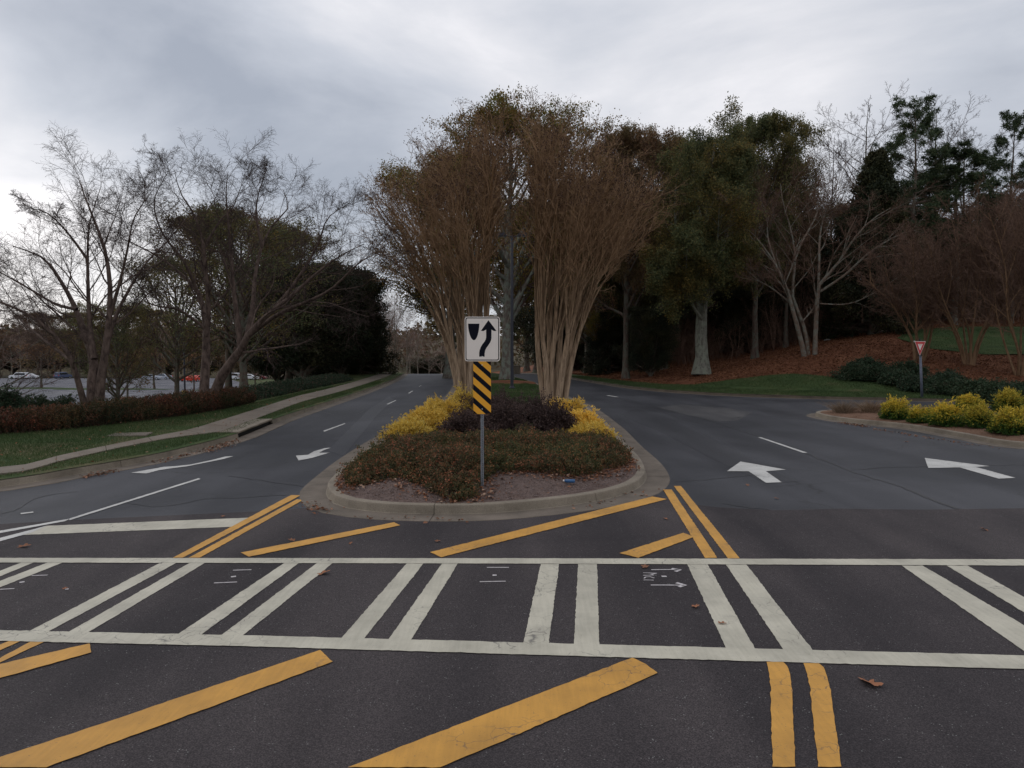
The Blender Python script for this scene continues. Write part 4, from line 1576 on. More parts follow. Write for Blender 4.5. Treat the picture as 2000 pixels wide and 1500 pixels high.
cone = proto(leafy('cedar_tree', 'x', 10, 6.6, .01, 35, 'leaf_dark', .25, 'bark_woods', n1=120, n2=11, n3=7, nl=10, leaf=(.19, .09), spread=.15, shape='cone'))
bareW = proto(bare_proto('bare_tree', 'x', 18, 9, .35, 36, trunk_r=.2, n1=20))
bareS = proto(bare_proto('bare_tree', 'x', 12, 9, .22, 37, mt='bark_woods', tw='twig_dark', trunk_r=.17, el0=.6, n1=20))
pineA = proto(pine_proto(38))
pineB = proto(pine_proto(39, 21, .28, 46))
lotT = proto(leafy('parking_lot_tree', 'x', 6, 5, .3, 44, 'leaf_brown', .12, 'bark_woods', n1=22, n2=8, n3=5, nl=2, leaf=(.2, .13), spread=.15))
bareF = proto(bare_proto('bare_tree', 'x', 14, 9, .2, 51, mt='bark_vase', tw='twig_pale', trunk_r=.17, el0=.7, n1=22))
PN = {id(o): o.name for o in (oakA, oakG, oakB, oakL, darkE, cone, bareW, bareS, pineA, pineB, lotT, bareF)}

# leafy oaks behind the crape myrtles
plant(oakA, 990, 212, 57, 285, 0.4, 'olive and rust leaved oak with thick grey trunk just behind the lamp post', zm1)
plant(oakA, 878, 305, 70, 250, 2.2, 'rust and olive oak farther up the median, left of the lamp post', zm1)
plant(oakA, 882, 520, 96, 120, 4.1, 'oak with olive leaves overhanging the crest of the left road', zm1)
plant(oakA, 1165, 520, 74, 130, 1.3, 'low yellowish tree at the bend of the right road', zr1)
W = 'trees of the dark wood on the bank'
for pr, px, py, D, w, rz, lb in (
        (oakB, 1225, 252, 62, 190, .3, 'brown leaved tree of the wood nearest the right crape myrtle'),
        (oakG, 1300, 272, 66, 170, 1.2, 'dark green tree between the brown tree and the pale trunk'),
        (oakG, 1482, 232, 63, 170, 3.9, 'tall green brown tree right of the tree with the pale trunk'),
        (oakB, 1540, 310, 67, 130, 2.1, 'brown tree at the right shoulder of the green trees'),
        (oakB, 1150, 350, 80, 190, 4.4, 'brown tree deep in the wood behind the right crape myrtle'),
        (oakG, 1240, 380, 72, 230, 5.0, 'dark leaved tree low in the wood left of the pale trunk'),
        (oakG, 1420, 350, 76, 260, 2.8, 'shadowed green tree behind the pale trunk'),
        (oakG, 1330, 420, 84, 260, 0.8, 'green tree farther back between the pale trunk and the brown tree'),
        (darkE, 1272, 600, 62, 90, .7, 'dark evergreen on the bank left of the pale trunk'),
        (darkE, 1452, 570, 72, 110, 2.0, 'dark evergreen right behind the pale trunk'),
        (cone, 1190, 575, 74, 90, 1.0, 'dark cedar at the left end of the wood'),
        (cone, 1712, 300, 64, 165, 1.9, 'tall dark cedar behind the bare tree and left of the pines'),
        (cone, 1590, 430, 74, 150, 3.0, 'dark cedar behind the bare three-stemmed tree'),
        (darkE, 1665, 580, 76, 120, 5.0, 'dark evergreen below the tall cedar'),
        (darkE, 1790, 560, 74, 170, 1.0, 'dark evergreen behind the yield sign'),
        (bareW, 1572, 265, 82, 110, .2, 'slim bare tree standing above the brown crowns'),
        (bareW, 1625, 250, 80, 120, 1.4, 'bare tree just left of the tallest bare crown'),
        (bareW, 1692, 183, 76, 170, 2.5, 'tallest bare tree beside the tallest pine'),
        (bareW, 1835, 188, 78, 180, 3.6, 'bare tree behind the tallest pine'),
        (bareW, 1890, 235, 82, 150, 4.9, 'bare tree right of the tallest pine'),
        (bareW, 1940, 330, 84, 130, 5.6, 'bare tree between the pines at the right edge'),
        (bareW, 1760, 330, 90, 150, .9, 'bare tree seen through the pine branches'),
        (pineA, 1778, 190, 68, 170, .5, 'tallest pine with dark top above the wood'),
        (pineB, 1872, 285, 70, 180, 2.6, 'pine with flat spreading boughs right of the tallest pine'),
        (pineA, 1988, 218, 72, 130, 4.0, 'pine at the right edge of the photo'),
        (pineB, 1815, 330, 74, 150, 4.4, 'lower pine under the tallest pine'),
        (pineB, 2060, 300, 66, 160, 1.4, 'pine just beyond the right edge pine'),
        (oakB, 1965, 400, 76, 150, 1.1, 'reddish brown tree below the right edge pine'),
        (oakB, 1880, 440, 80, 150, 5.2, 'reddish brown tree between the pine trunks'),
        (oakB, 1790, 460, 88, 170, 2.2, 'reddish brown tree far back behind the yield sign'),
        (oakB, 1640, 400, 88, 170, 3.2, 'reddish brown tree far back left of the tall cedar'),
        (bareS, 2050, 400, 60, 200, 2.2, 'bare tree past the right edge'),
        (bareS, 1640, 380, 78, 150, 0.4, 'bare tree between the two dark cedars'),
        (bareW, 1500, 330, 86, 150, 2.0, 'bare tree deep in the wood above the dark evergreens'),
        (oakG, 1130, 440, 96, 200, 1.5, 'green tree past the bend of the right road'),
        (oakB, 1050, 400, 118, 220, 2.5, 'brown tree at the far end of the right road'),
        (oakG, 1030, 520, 135, 150, 2.9, 'green tree closing the far end of the right road'),
        (darkE, 1090, 600, 110, 130, 1.9, 'dark evergreen at the far end of the right road')):
    plant(pr, px, py, D, w, rz, lb, zr1, W)
rs = np.random.default_rng(77)
for k in range(60):
    D = rs.uniform(76, 125)
    px = rs.uniform(1110, 2080) if k < 48 else rs.uniform(1850, 2300)
    pr = (bareS, bareW, oakB, oakG, bareF)[rs.integers(0, 5)] if k % 5 else darkE
    top = {id(bareS): 430, id(bareW): 400, id(oakB): 450, id(oakG): 450, id(darkE): 560, id(bareF): 430}[id(pr)] + rs.uniform(-20, 60)
    plant(pr, px, top, D, rs.uniform(90, 150) * (1.3 if pr is darkE else 1), rs.uniform(0, 6), 'tree in the dark depth of the wood behind the front row of trees', zr1, 'trees deep in the wood')

# left of the road
plant(oakL, 470, 425, 45, 300, 0.6, 'dark trunked tree with sparse brown green leaves behind the tall birch', zl1)
plant(oakL, 340, 500, 60, 190, 2.4, 'leafy tree standing between the two birches at the lot edge', zl1)
plant(oakL, 225, 590, 52, 170, 4.0, 'small leaved tree behind the left birch', zl1)
plant(oakB, 560, 450, 66, 180, 3.1, 'round brown green tree above the dark evergreens', zl1)
plant(oakB, 440, 410, 72, 200, 1.1, 'brown green tree rising behind the tall birch', zl1)
plant(darkE, 590, 520, 63, 190, 0.3, 'broad dark evergreen reaching the ground beside the left pavement', zl1)
plant(darkE, 665, 525, 72, 150, 2.0, 'dark evergreen between the broad one and the pointed cedar', zl1)
plant(darkE, 540, 560, 74, 150, 4.0, 'dark evergreen at the left end of the dark row', zl1)
plant(cone, 700, 535, 78, 110, 1.5, 'pointed dark cedar at the right end of the dark row by the left road', zl1)
plant(cone, 655, 515, 82, 120, 3.9, 'dark cedar hidden behind the dark row', zl1)
FL = 'bare trees along the far left road'
ORD = ('first', 'second', 'third', 'fourth', 'fifth', 'sixth', 'seventh', 'eighth')
for i, (px, py, D, w) in enumerate(((735, 600, 135, 70), (742, 560, 92, 80), (752, 575, 118, 80), (770, 555, 100, 80), (775, 600, 140, 70), (795, 590, 128, 75), (800, 640, 165, 60), (815, 625, 150, 60))):
    plant(bareF, px, py, D, w, i * 1.3, 'bare brown tree along the far left road, %s from the dark cedar towards the crest' % ORD[i], zl1, FL)
for i, (px, py, D, w) in enumerate(((838, 655, 190, 60), (862, 668, 200, 60), (885, 640, 175, 60), (905, 600, 160, 80))):
    plant(bareF, px, py, D, w, i * 1.7, 'bare tree beyond the crest of the left road, %s from the left' % ORD[i], lambda x, y: z1(zroad, x, y), 'bare trees beyond the crest')
plant(darkE, 845, 700, 215, 90, .5, 'low dark evergreen beyond the crest of the left road', lambda x, y: z1(zroad, x, y))
plant(darkE, 915, 690, 190, 70, 2.5, 'dark evergreen at the right end of the road crest', lambda x, y: z1(zroad, x, y))
plant(bareS, -15, 560, 44, 220, 1.2, 'bare brown twigged tree at the left edge of the photo', zl1)
# lot trees
plant(lotT, 246, 690, 84, 78, 0.3, 'small tree on the round mulch mound in the parking lot', zt1)
plant(lotT, 78, 672, 132, 80, 1.3, 'small tree on the left grass island of the parking lot', zt1)
plant(lotT, 300, 680, 128, 80, 2.6, 'small tree on the middle grass island of the parking lot', zt1)
plant(lotT, 378, 690, 122, 60, 4.6, 'small tree beside the red cars in the parking lot', zt1)
plant(lotT, 497, 690, 128, 60, 5.2, 'small tree on the right grass island beside the maroon car', zt1)
plant(lotT, 448, 688, 124, 50, .2, 'small tree on the right grass island below the white wagon', zt1)
# wood behind the lot
rs = np.random.default_rng(5)
for k in range(34):
    px = -80 + k * 19 + rs.uniform(-8, 8)
    D = rs.uniform(222, 265)
    pr = bareF if k % 4 else oakB
    plant(pr, px, rs.uniform(598, 650), D, rs.uniform(60, 85), rs.uniform(0, 6), 'brown tree of the wood behind the parking lot', lambda x, y: -6.2, 'trees behind the parking lot')
for k in range(26):
    plant(bareS if k % 3 else darkE, -60 + k * 26 + rs.uniform(-8, 8), rs.uniform(640, 665), rs.uniform(270, 300), 95, rs.uniform(0, 6), 'tree far behind the parking lot in the second row', lambda x, y: -6.5, 'far second row behind the lot')

# wooded ridge far off, one mass
r = np.random.default_rng(90)
N = 16000
a = r.uniform(-1, 1, N)
X = -330 + 660 * (a + 1) / 2 * 1.0
Y = 330 + r.uniform(0, 60, N)
Hh = 12 + 5 * vnoise(np.column_stack([X, Y]), .03, 2) + 3 * vnoise(np.column_stack([X, Y]), .25, 3)
Z = -8 + (Hh + 9) * r.uniform(0, 1, N)**.6
V, F, T = leaf_mesh(np.column_stack([X, Y, Z]), r, 2.4, 1.8)
tag(link('far_wood', fastmesh('far_wood', V, [F], [MATS['leaf_brown']], tint=T)), 'brown wooded ridge along the horizon', 'wood', kind='stuff')

# ---------- single trees of the bank drawn stem by stem
r = np.random.default_rng(14)
D = 55
x0, y0 = at(1583, 730, D)[:2]
zb = zr1(x0, y0)
st = [px_stem([(1577, 736), (1570, 690), (1558, 640), (1545, 590), (1535, 555), (1515, 510), (1495, 475), (1470, 440), (1430, 400)], D, .27, .03, dy=-1.5),
      px_stem([(1582, 736), (1578, 680), (1568, 630), (1548, 575), (1552, 520), (1552, 480), (1545, 430), (1530, 370), (1525, 320)], D, .2, .03, dy=1.5),
      px_stem([(1589, 736), (1592, 680), (1594, 620), (1598, 560), (1608, 540), (1640, 500), (1665, 455), (1700, 410), (1740, 380)], D, .26, .03, dy=-.5),
      px_stem([(1552, 500), (1565, 460), (1585, 420), (1600, 380), (1620, 330)], D, .12, .025, dy=2),
      px_stem([(1598, 580), (1600, 500), (1602, 440), (1615, 380), (1640, 330)], D, .15, .025, dy=2.5),
      px_stem([(1602, 565), (1650, 530), (1700, 480), (1760, 440), (1800, 430)], D, .13, .02, dy=-2),
      px_stem([(1568, 626), (1585, 605), (1595, 590)], D, .08, .07, dy=0),
      px_stem([(1545, 590), (1510, 560), (1480, 540), (1450, 510)], D, .09, .02, dy=-2),
      px_stem([(1518, 515), (1500, 450), (1498, 400), (1480, 340)], D, .1, .02, dy=1),
      px_stem([(1600, 590), (1660, 590), (1720, 560), (1770, 520)], D, .07, .015, dy=-1)]
lv_v = [dict(n=10, t0=.35, t1=.98, ang=.55, ratio=.42, K=6, up=.05, wig=.12, rr=.45, tip=.3, minr=.014, maxlen=4.5),
        dict(n=8, t0=.15, t1=1, ang=.6, ratio=.5, K=5, up=.03, wig=.15, rr=.55, tip=.4, minr=.010, maxlen=2.4),
        dict(n=6, t0=.1, t1=1, ang=.65, ratio=.55, K=4, up=.02, wig=.18, rr=.7, tip=.5, minr=.0075, maxlen=1.4),
        dict(n=4, t0=.1, t1=1, ang=.7, ratio=.6, K=3, up=.0, wig=.2, rr=.7, tip=.6, minr=.006, maxlen=.8)]
bare_tree('bare_tree', 'bare vase shaped tree with three pale stems on the pine straw bank', (x0, y0, zb - .1), [(a_, b_ * .78) for a_, b_ in st], r, lv_v, MATS['bark_vase'], MATS['twig_brown'], top=at(1580, 300, 55)[2])

D = 56
x0, y0 = at(1370, 728, D)[:2]
zb = zr1(x0, y0)
st = [px_stem([(1370, 732), (1371, 700), (1369, 660), (1371, 600), (1374, 520), (1378, 440), (1385, 360), (1392, 310), (1396, 275)], D, .52, .04, dy=.8),
      px_stem([(1371, 610), (1345, 540), (1325, 470), (1318, 400), (1325, 330)], D, .2, .03, dy=-2),
      px_stem([(1373, 560), (1405, 500), (1425, 430), (1432, 360), (1420, 290)], D, .2, .03, dy=2),
      px_stem([(1372, 600), (1400, 560), (1430, 520), (1450, 490)], D, .12, .02, dy=-2.5),
      px_stem([(1371, 590), (1335, 570), (1300, 550), (1285, 520)], D, .12, .02, dy=-3),
      px_stem([(1377, 450), (1360, 390), (1355, 330), (1360, 300)], D, .14, .02, dy=1.5),
      px_stem([(1380, 420), (1410, 360), (1440, 320), (1450, 310)], D, .13, .02, dy=-1),
      px_stem([(1371, 625), (1385, 560), (1400, 480), (1405, 400)], D, .13, .02, dy=-3.5),
      px_stem([(1372, 625), (1350, 590), (1340, 530), (1345, 470)], D, .13, .02, dy=-4)]
st[0][1][:5] = (.80, .50, .46, .43, .40)
lv_o = [dict(n=13, t0=.22, t1=1, ang=.75, ratio=.40, K=6, up=.05, wig=.12, rr=.4, tip=.3, minr=.014, maxlen=2.8),
        dict(n=9, t0=.15, t1=1, ang=.7, ratio=.5, K=5, up=.02, wig=.16, rr=.55, tip=.4, minr=.010, maxlen=1.6),
        dict(n=7, t0=.1, t1=1, ang=.7, ratio=.6, K=4, up=.0, wig=.18, rr=.7, tip=.5, minr=.007, maxlen=1.0)]
bare_tree('oak_tree', 'tall green leaved tree with a thick pale grey trunk flaring into the pine straw', (x0, y0, zb - .1), st, r, lv_o, MATS['bark_pale'], MATS['twig_dark'],
          leaves=dict(n=16, spread=.2, l=.14, w=.09), ml=MATS['leaf_green'], top=at(1380, 208, 56)[2])


# ---------- smaller crape myrtles behind the right hedge
def small_myrtle(label, px, D, wpx, ytop, seed):
    r = np.random.default_rng(seed)
    x0, y0 = at(px, 712, D)[:2]
    zb = zr1(x0, y0)
    ypx = 680 + (EYE - zb) / D * FPX
    st = []
    m = 7
    for k in range(m):
        u = (k + .5) / m * 2 - 1 + r.normal(0, .08)
        top = (px + u * wpx * .5, ytop + 40 * u * u + r.uniform(0, 45))
        p1 = (px + u * wpx * .10 + r.normal(0, 4), ypx - 45)
        p2 = (px + u * wpx * .25 + r.normal(0, 7), ypx - 115)
        st.append(px_stem([(px + u * 9, ypx + 3), p1, p2, ((p2[0] + top[0]) / 2 + r.normal(0, 10), (p2[1] + top[1]) / 2), top], D, r.uniform(.07, .11), .014, K=14, dy=r.normal(0, 1.6)))
    lv = [dict(n=13, t0=.25, t1=.98, ang=.6, ratio=.40, K=6, up=.08, wig=.13, rr=.5, tip=.3, minr=.012, maxlen=3.2),
          dict(n=9, t0=.1, t1=1, ang=.6, ratio=.5, K=5, up=.05, wig=.16, rr=.6, tip=.4, minr=.009, maxlen=1.7),
          dict(n=7, t0=.1, t1=1, ang=.6, ratio=.55, K=4, up=.03, wig=.18, rr=.7, tip=.5, minr=.007, maxlen=.9),
          dict(n=3, t0=.2, t1=1, ang=.6, ratio=.6, K=3, up=.0, wig=.2, rr=.8, tip=.6, minr=.006, maxlen=.5)]
    bare_tree('crape_myrtle', label, (x0, y0, zb - .05), st, r, lv, MATS['shoot_myrtle'], MATS['twig_brown'], group='crape myrtles behind the right hedge')


small_myrtle('brown twiggy crape myrtle directly behind the yield sign', 1795, 50, 210, 455, 61)
small_myrtle('brown twiggy crape myrtle right of the yield sign, before the green knoll', 1893, 48.5, 210, 420, 62)
small_myrtle('dense brown crape myrtle at the right edge of the photo', 1992, 46, 220, 385, 63)
small_myrtle('crape myrtle mostly outside the right edge', 2110, 45, 230, 380, 64)

# ---------- undergrowth of the wood: countless thin stems and scrub
r = np.random.default_rng(15)
N = 5200
X = r.uniform(0, 1, N)
D_ = r.uniform(66, 112, N)
px_ = 1105 + X * 900
XY = np.column_stack([(px_ - 1000) / FPX * D_, D_])
s_ = polydist(XY, KRs)
XY = XY[(s_ > 8) & (polydist(XY, vb) > 2)]
XY = XY[XY[:, 1] > 62 + 10 * sstep(15, 40, XY[:, 0])]
n = len(XY)
zz = zright(XY)
hh = r.uniform(.6, 5.5, n) * (1 + .4 * vnoise(XY, .4, 8))
hh = np.clip(hh, .5, 7)
P = np.empty((n, 4, 3))
lean_ = r.normal(0, .16, (n, 2))
for k in range(4):
    P[:, k, :2] = XY + lean_ * hh[:, None] * k / 3 + r.normal(0, .12, (n, 2)) * k
    P[:, k, 2] = zz - .1 + hh * k / 3
R = np.maximum(r.uniform(.012, .045, n)[:, None] * np.linspace(1, .3, 4)[None], .008)
a = sprout(P, R, r, 7, .2, 1, ang=.8, ratio=.35, K=3, up=.05, wig=.15, rr=.5, minr=.009, maxlen=1.4)
b = sprout(*a, r, 3, .2, 1, ang=.6, ratio=.6, K=3, up=.0, wig=.2, rr=.8, minr=.007)
V1, F1 = tubes(P, R, 3)
V2, F2 = tubes(a[0], a[1], 3)
V3, F3 = tubes(b[0], b[1], 3)
tag(link('undergrowth', fastmesh('undergrowth', np.concatenate([V1, V2, V3]), [F1, F2 + len(V1), F3 + len(V1) + len(V2)], [MATS['twig_brown']])),
    'tangle of thin brown stems filling the wood', 'undergrowth', kind='stuff')


# ------------------------------------------------------------------ shrubs, hedges, ground cover
def mass(name, label, poly, zf, hfun, n, leaf, ml, seed, kind=None, cat=None, stems=0, tintf=None, group=None, inner=.35, parent=None, base=None):
    """a bed of leaves over a polygon: most leaves near the top surface, fewer inside"""
    r = np.random.default_rng(seed)
    poly = arr(poly)
    lo, hi = poly.min(0), poly.max(0)
    XY = r.uniform(lo, hi, (int(n * 2.6), 2))
    XY = XY[inside(XY, poly)][:n]
    e = polydist(XY, poly, True)
    h = hfun(XY, e)
    z0 = zf(XY)
    f = 1 - (1 - inner) * r.uniform(0, 1, len(XY))**1.8 * r.uniform(.3, 1, len(XY))
    f = np.where(r.uniform(0, 1, len(XY)) < .35, r.uniform(.05, 1, len(XY)), f)
    C = np.column_stack([XY, z0 + h * f + r.normal(0, .015, len(XY))])
    t = r.beta(1.6, 1.6, len(XY)) if tintf is None else tintf(C, f, r)
    V, F, T = leaf_mesh(C, r, leaf[0], leaf[1], t)
    o = None
    Fs, mats, mi, Vs, Ts = [F], [MATS[ml]], [0], [V], [T]
    if stems:
        k = r.integers(0, len(XY), stems)
        P = np.empty((stems, 3, 3))
        tx = XY[k] + r.normal(0, .12, (stems, 2))
        P[:, 0] = np.column_stack([XY[k], z0[k] - .03])
        P[:, 2] = np.column_stack([tx, z0[k] + h[k] * r.uniform(.75, 1.12, stems)])
        P[:, 1] = (P[:, 0] + P[:, 2]) / 2 + r.normal(0, .03, (stems, 3))
        v, f2 = tubes(P, np.full((stems, 3), .004) * np.array([[1.4, 1, .6]]), 3)
        Fs.append(f2 + len(V))
        Vs.append(v)
        Ts.append(np.zeros(len(v)))
        mats.append(MATS['twig_dark'])
        mi.append(1)
    VV = np.concatenate(Vs)
    if base is None:
        c = XY.mean(0)
        base = (c[0], c[1], z1(zf, c[0], c[1]))
    me = fastmesh(name, VV - np.array(base), Fs, mats, mi, np.concatenate(Ts))
    o = link(name, me, None, base)
    tag(o, label, cat, group, kind)
    return o


GC = [G(690, 948, .25), G(678, 915, .3), (-3.2, 17.2), (-3.1, 18.4), (-2.3, 19.0), (-1.2, 19.2), (0.2, 19.3), (1.4, 19.3), (2.5, 19.2), (2.75, 18.0), (2.55, 16.9), G(1222, 900, .3),
      G(1195, 912, .3), G(1120, 932, .3), G(1010, 932, .3), G(955, 942, .3), G(925, 962, .3), G(885, 966, .3), G(845, 956, .3), G(790, 944, .3), G(735, 940, .3)]


def h_cover(XY, e):
    b = .33 + .13 * vnoise(XY, 2.4, 12) + .10 * vnoise(XY, 6.5, 13) - .08 * sstep(16.5, 19, XY[:, 1])
    return np.clip(b, .14, 1.1) * np.clip(.45 + e * 1.1, 0, 1)


def shrub(name, label, cat, x, y, zf, rx, ry, h, n, leaf, ml, seed, group=None, spiky=0.0, tintf=None, branches=190, rough=.2, droop=.05):
    """one rounded shrub: stems from the root, side twigs, leaves set along them; the outline is where the sprays end"""
    r = np.random.default_rng(seed)
    zb = z1(zf, x, y)
    root = empty(name, (x, y, zb))
    tag(root, label, cat, group)
    m = branches
    u = r.normal(size=(m, 3))
    u[:, 2] = np.abs(u[:, 2]) * 1.05 + .05
    u = unit(u)
    az = np.arctan2(u[:, 1], u[:, 0])
    lump = 1 + rough * (np.sin(az * 3 + seed) * .5 + np.sin(az * 5 + seed * 2 + u[:, 2] * 4) * .5 + np.sin(u[:, 2] * 7 + az * 2 + seed) * .6)
    ln = lump * r.uniform(.72, 1.08, m)
    P = np.empty((m, 6, 3))
    for k in range(6):
        t = k / 5
        P[:, k] = u * (ln * t)[:, None] * np.array([rx, ry, h]) + r.normal(0, .012, (m, 3)) * t
        P[:, k, 2] += .10 * h * math.sin(t * 2.6) - droop * t**3
        P[:, k, :2] += r.normal(0, .03, (m, 2)) * t
    P[:, 0, 2] = -.04
    Rr = np.full((m, 6), .006) * np.linspace(1.4, .4, 6)[None]
    a = sprout(P, Rr, r, 8, .35, 1.0, ang=.6, ratio=.42, K=4, up=.03, wig=.15, rr=.6, minr=.0018)
    nl = max(2, int(n / (m * 8)))
    N, K, _ = a[0].shape
    f = r.uniform(.1, 1, (N, nl)) * (K - 1)
    i = np.minimum(f.astype(int), K - 2)
    w = (f - i)[..., None]
    rows = np.arange(N)[:, None]
    C = (a[0][rows, i] * (1 - w) + a[0][rows, i + 1] * w).reshape(-1, 3)
    T_ = unit(a[0][rows, i + 1] - a[0][rows, i]).reshape(-1, 3)
    C = C + r.normal(0, leaf[1] * .7, C.shape)
    C[:, 2] = np.maximum(C[:, 2], .015)
    q = C / np.array([rx, ry, h])
    rad = np.linalg.norm(q, axis=1)
    uu = q / np.maximum(rad[:, None], 1e-6)
    t = r.beta(1.6, 1.6, len(C)) if tintf is None else tintf(uu, np.clip(rad, 0, 1.1), C, r)
    V, F, T = leaf_mesh(C, r, leaf[0], leaf[1], t, axis=T_ * (1.0 + spiky))
    v2, f2 = tubes(a[0], a[1], 3)
    link('foliage', fastmesh('foliage', np.concatenate([V, v2]), [F, f2 + len(V)], [MATS[ml], MATS['twig_dark']], [0, 1], tint=np.concatenate([T, np.zeros(len(v2))])), root)
    v, f = tubes(P, Rr, 4)
    link('stem', fastmesh('stem', v, [f], [MATS['bark_woods']]), root)
    return root


def cover(name, label, poly, zf, hf_, n, per, leaf, ml, seed, cat=None, kind=None, tintf=None, tilt=.45, base=None):
    """bed of low sprigs: each an arching stem with leaves along it"""
    r = np.random.default_rng(seed)
    poly = arr(poly)
    lo, hi = poly.min(0), poly.max(0)
    XY = r.uniform(lo, hi, (n * 3, 2))
    XY = XY[inside(XY, poly)][:n]
    e = polydist(XY, poly, True)
    h = hf_(XY, e) * r.uniform(.55, 1.25, len(XY))
    m = len(XY)
    z0 = zf(XY)
    a = r.uniform(0, 6.28, m)
    d = np.column_stack([np.cos(a), np.sin(a)]) * (np.abs(r.normal(0, tilt, m)) * h)[:, None]
    P = np.empty((m, 5, 3))
    for k in range(5):
        t = k / 4
        P[:, k, :2] = XY + d * t**1.6 + r.normal(0, .008, (m, 2)) * k
        P[:, k, 2] = z0 - .03 + (h + .03) * (t - .12 * t**3)
    Rr = np.full((m, 5), .0035) * np.linspace(1.4, .5, 5)[None]
    f = (1 - r.uniform(0, 1, (m, per))**1.5 * .8) * 4
    i = np.minimum(f.astype(int), 3)
    w = (f - i)[..., None]
    rows = np.arange(m)[:, None]
    C = (P[rows, i] * (1 - w) + P[rows, i + 1] * w).reshape(-1, 3)
    T_ = unit(P[rows, i + 1] - P[rows, i]).reshape(-1, 3)
    C = C + r.normal(0, leaf[0] * .55, C.shape)
    fr = (f / 4).reshape(-1)
    t = (r.beta(1.6, 1.6, len(C)) if tintf is None else tintf(C, fr, r))
    t = np.clip(t + np.repeat(r.normal(0, .16, m), per), 0, 1)
    V, F, T = leaf_mesh(C, r, leaf[0], leaf[1], t, axis=T_ * .8)
    v2, f2 = tubes(P, Rr, 3)
    if base is None:
        c = XY.mean(0)
        base = (c[0], c[1], z1(zf, c[0], c[1]))
    me = fastmesh(name, np.concatenate([V, v2]) - np.array(base), [F, f2 + len(V)], [MATS[ml], MATS['twig_dark']], [0, 1], np.concatenate([T, np.zeros(len(v2))]))
    o = link(name, me, None, base)
    tag(o, label, cat, None, kind)
    return o


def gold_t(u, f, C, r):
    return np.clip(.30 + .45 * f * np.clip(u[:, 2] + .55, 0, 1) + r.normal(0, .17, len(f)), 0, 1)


def goldgreen_t(u, f, C, r):
    # gold new growth on top, green old growth below and within
    return np.clip(.12 + .62 * sstep(.0, .75, u[:, 2] + r.normal(0, .16, len(f))) * sstep(.55, .95, f) + r.normal(0, .12, len(f)), 0, 1)


cover('ground_cover', 'low green and russet ground cover filling the front of the median bed', smooth_poly(arr(GC), True, .3), zmed, h_cover, 6500, 26, (.044, .027), 'leaf_cover', 101, kind='stuff')
GS = 'golden shrubs on the left of the median bed'
for i, (x, y, rx, ry, h, lb) in enumerate((
        (-2.6, 19.6, .60, .65, .50, 'golden yellow shrub at the front left of the median bed'),
        (-2.45, 21.8, .72, .85, .62, 'golden yellow shrub second from the front on the left of the bed'),
        (-2.2, 24.4, .80, .9, .72, 'golden yellow shrub third from the front on the left of the bed'),
        (-1.6, 26.6, .85, .8, .80, 'golden yellow shrub touching the left crape myrtle trunks'))):
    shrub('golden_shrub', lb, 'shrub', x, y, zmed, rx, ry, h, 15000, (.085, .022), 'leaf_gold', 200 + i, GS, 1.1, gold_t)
GS = 'golden shrubs on the right of the median bed'
for i, (x, y, rx, ry, h, lb) in enumerate((
        (2.0, 19.7, .58, .6, .42, 'golden yellow shrub at the front right of the median bed'),
        (1.95, 21.8, .64, .8, .54, 'golden yellow shrub in the middle of the right gold group'),
        (1.65, 24.6, .70, .85, .62, 'golden yellow shrub at the back right below the pale trunks'))):
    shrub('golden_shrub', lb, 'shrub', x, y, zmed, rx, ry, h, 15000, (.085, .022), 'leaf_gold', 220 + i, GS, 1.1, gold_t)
GS = 'dark purple shrubs in the middle of the median bed'
for i, (x, y, rx, ry, h, lb) in enumerate((
        (-1.15, 19.7, .80, .7, .62, 'dark purple shrub left of the striped sign panel'),
        (-.30, 20.6, .95, .85, .80, 'dark purple shrub directly behind the sign post'),
        (.50, 21.2, .95, .9, .95, 'tallest dark purple shrub right of the sign post'),
        (1.10, 20.5, .60, .7, .78, 'dark purple shrub beside the right golden shrubs'),
        (-.5, 22.8, 1.0, .8, .95, 'dark purple shrub at the back of the purple group'))):
    shrub('purple_shrub', lb, 'shrub', x, y, zmed, rx, ry, h, 15000, (.055, .034), 'leaf_purple', 240 + i, GS, .4)
GS = 'gold tipped shrubs on the right island'
for i, (px, py, wpx, hpx, lb) in enumerate((
        (1748, 822, 60, 42, 'gold tipped green shrub at the left end of the island row'),
        (1797, 828, 46, 32, 'small gold tipped shrub second from the left on the island'),
        (1847, 834, 72, 48, 'wide gold tipped shrub third from the left on the island'),
        (1890, 808, 50, 34, 'gold tipped shrub behind the third and fourth of the island row'),
        (1912, 840, 66, 46, 'gold tipped shrub fourth from the left, nearest the island kerb'),
        (1972, 812, 66, 48, 'gold tipped shrub at the back near the right edge'),
        (1975, 852, 78, 56, 'large gold tipped shrub at the right edge nearest the camera'))):
    x, y = G(px, py - 4, .2)
    k = y / FPX
    shrub('gold_tipped_shrub', lb, 'shrub', x, y, zisl, wpx * k * .46, wpx * k * .44, hpx * k * .84, 13000, (.085, .026), 'leaf_goldgreen', 260 + i, GS, 1.0, goldgreen_t)

# red hedge along the left lawn and its neighbours
hf = smooth_poly(arr([G(-330, 872, .2), G(0, 853, .2), G(110, 845, .2), G(210, 834, .2), G(330, 818, .2), G(437, 800, .2), G(500, 786, .2)]), False, .5)
tang = unit(np.gradient(hf, axis=0))
nrm = np.column_stack([-tang[:, 1], tang[:, 0]])
hb = hf + nrm * 1.9


def h_hedge(XY, e):
    return np.clip(.66 + .10 * vnoise(XY, 2.6, 22) + .07 * vnoise(XY, 6, 23), .2, 1.1) * np.clip(.55 + e * 1.6, 0, 1)


def hedge_t(C, f, r):
    return np.clip(.30 + .35 * f + .18 * vnoise(C[:, :2], 2.0, 31) + r.normal(0, .2, len(f)), 0, 1)


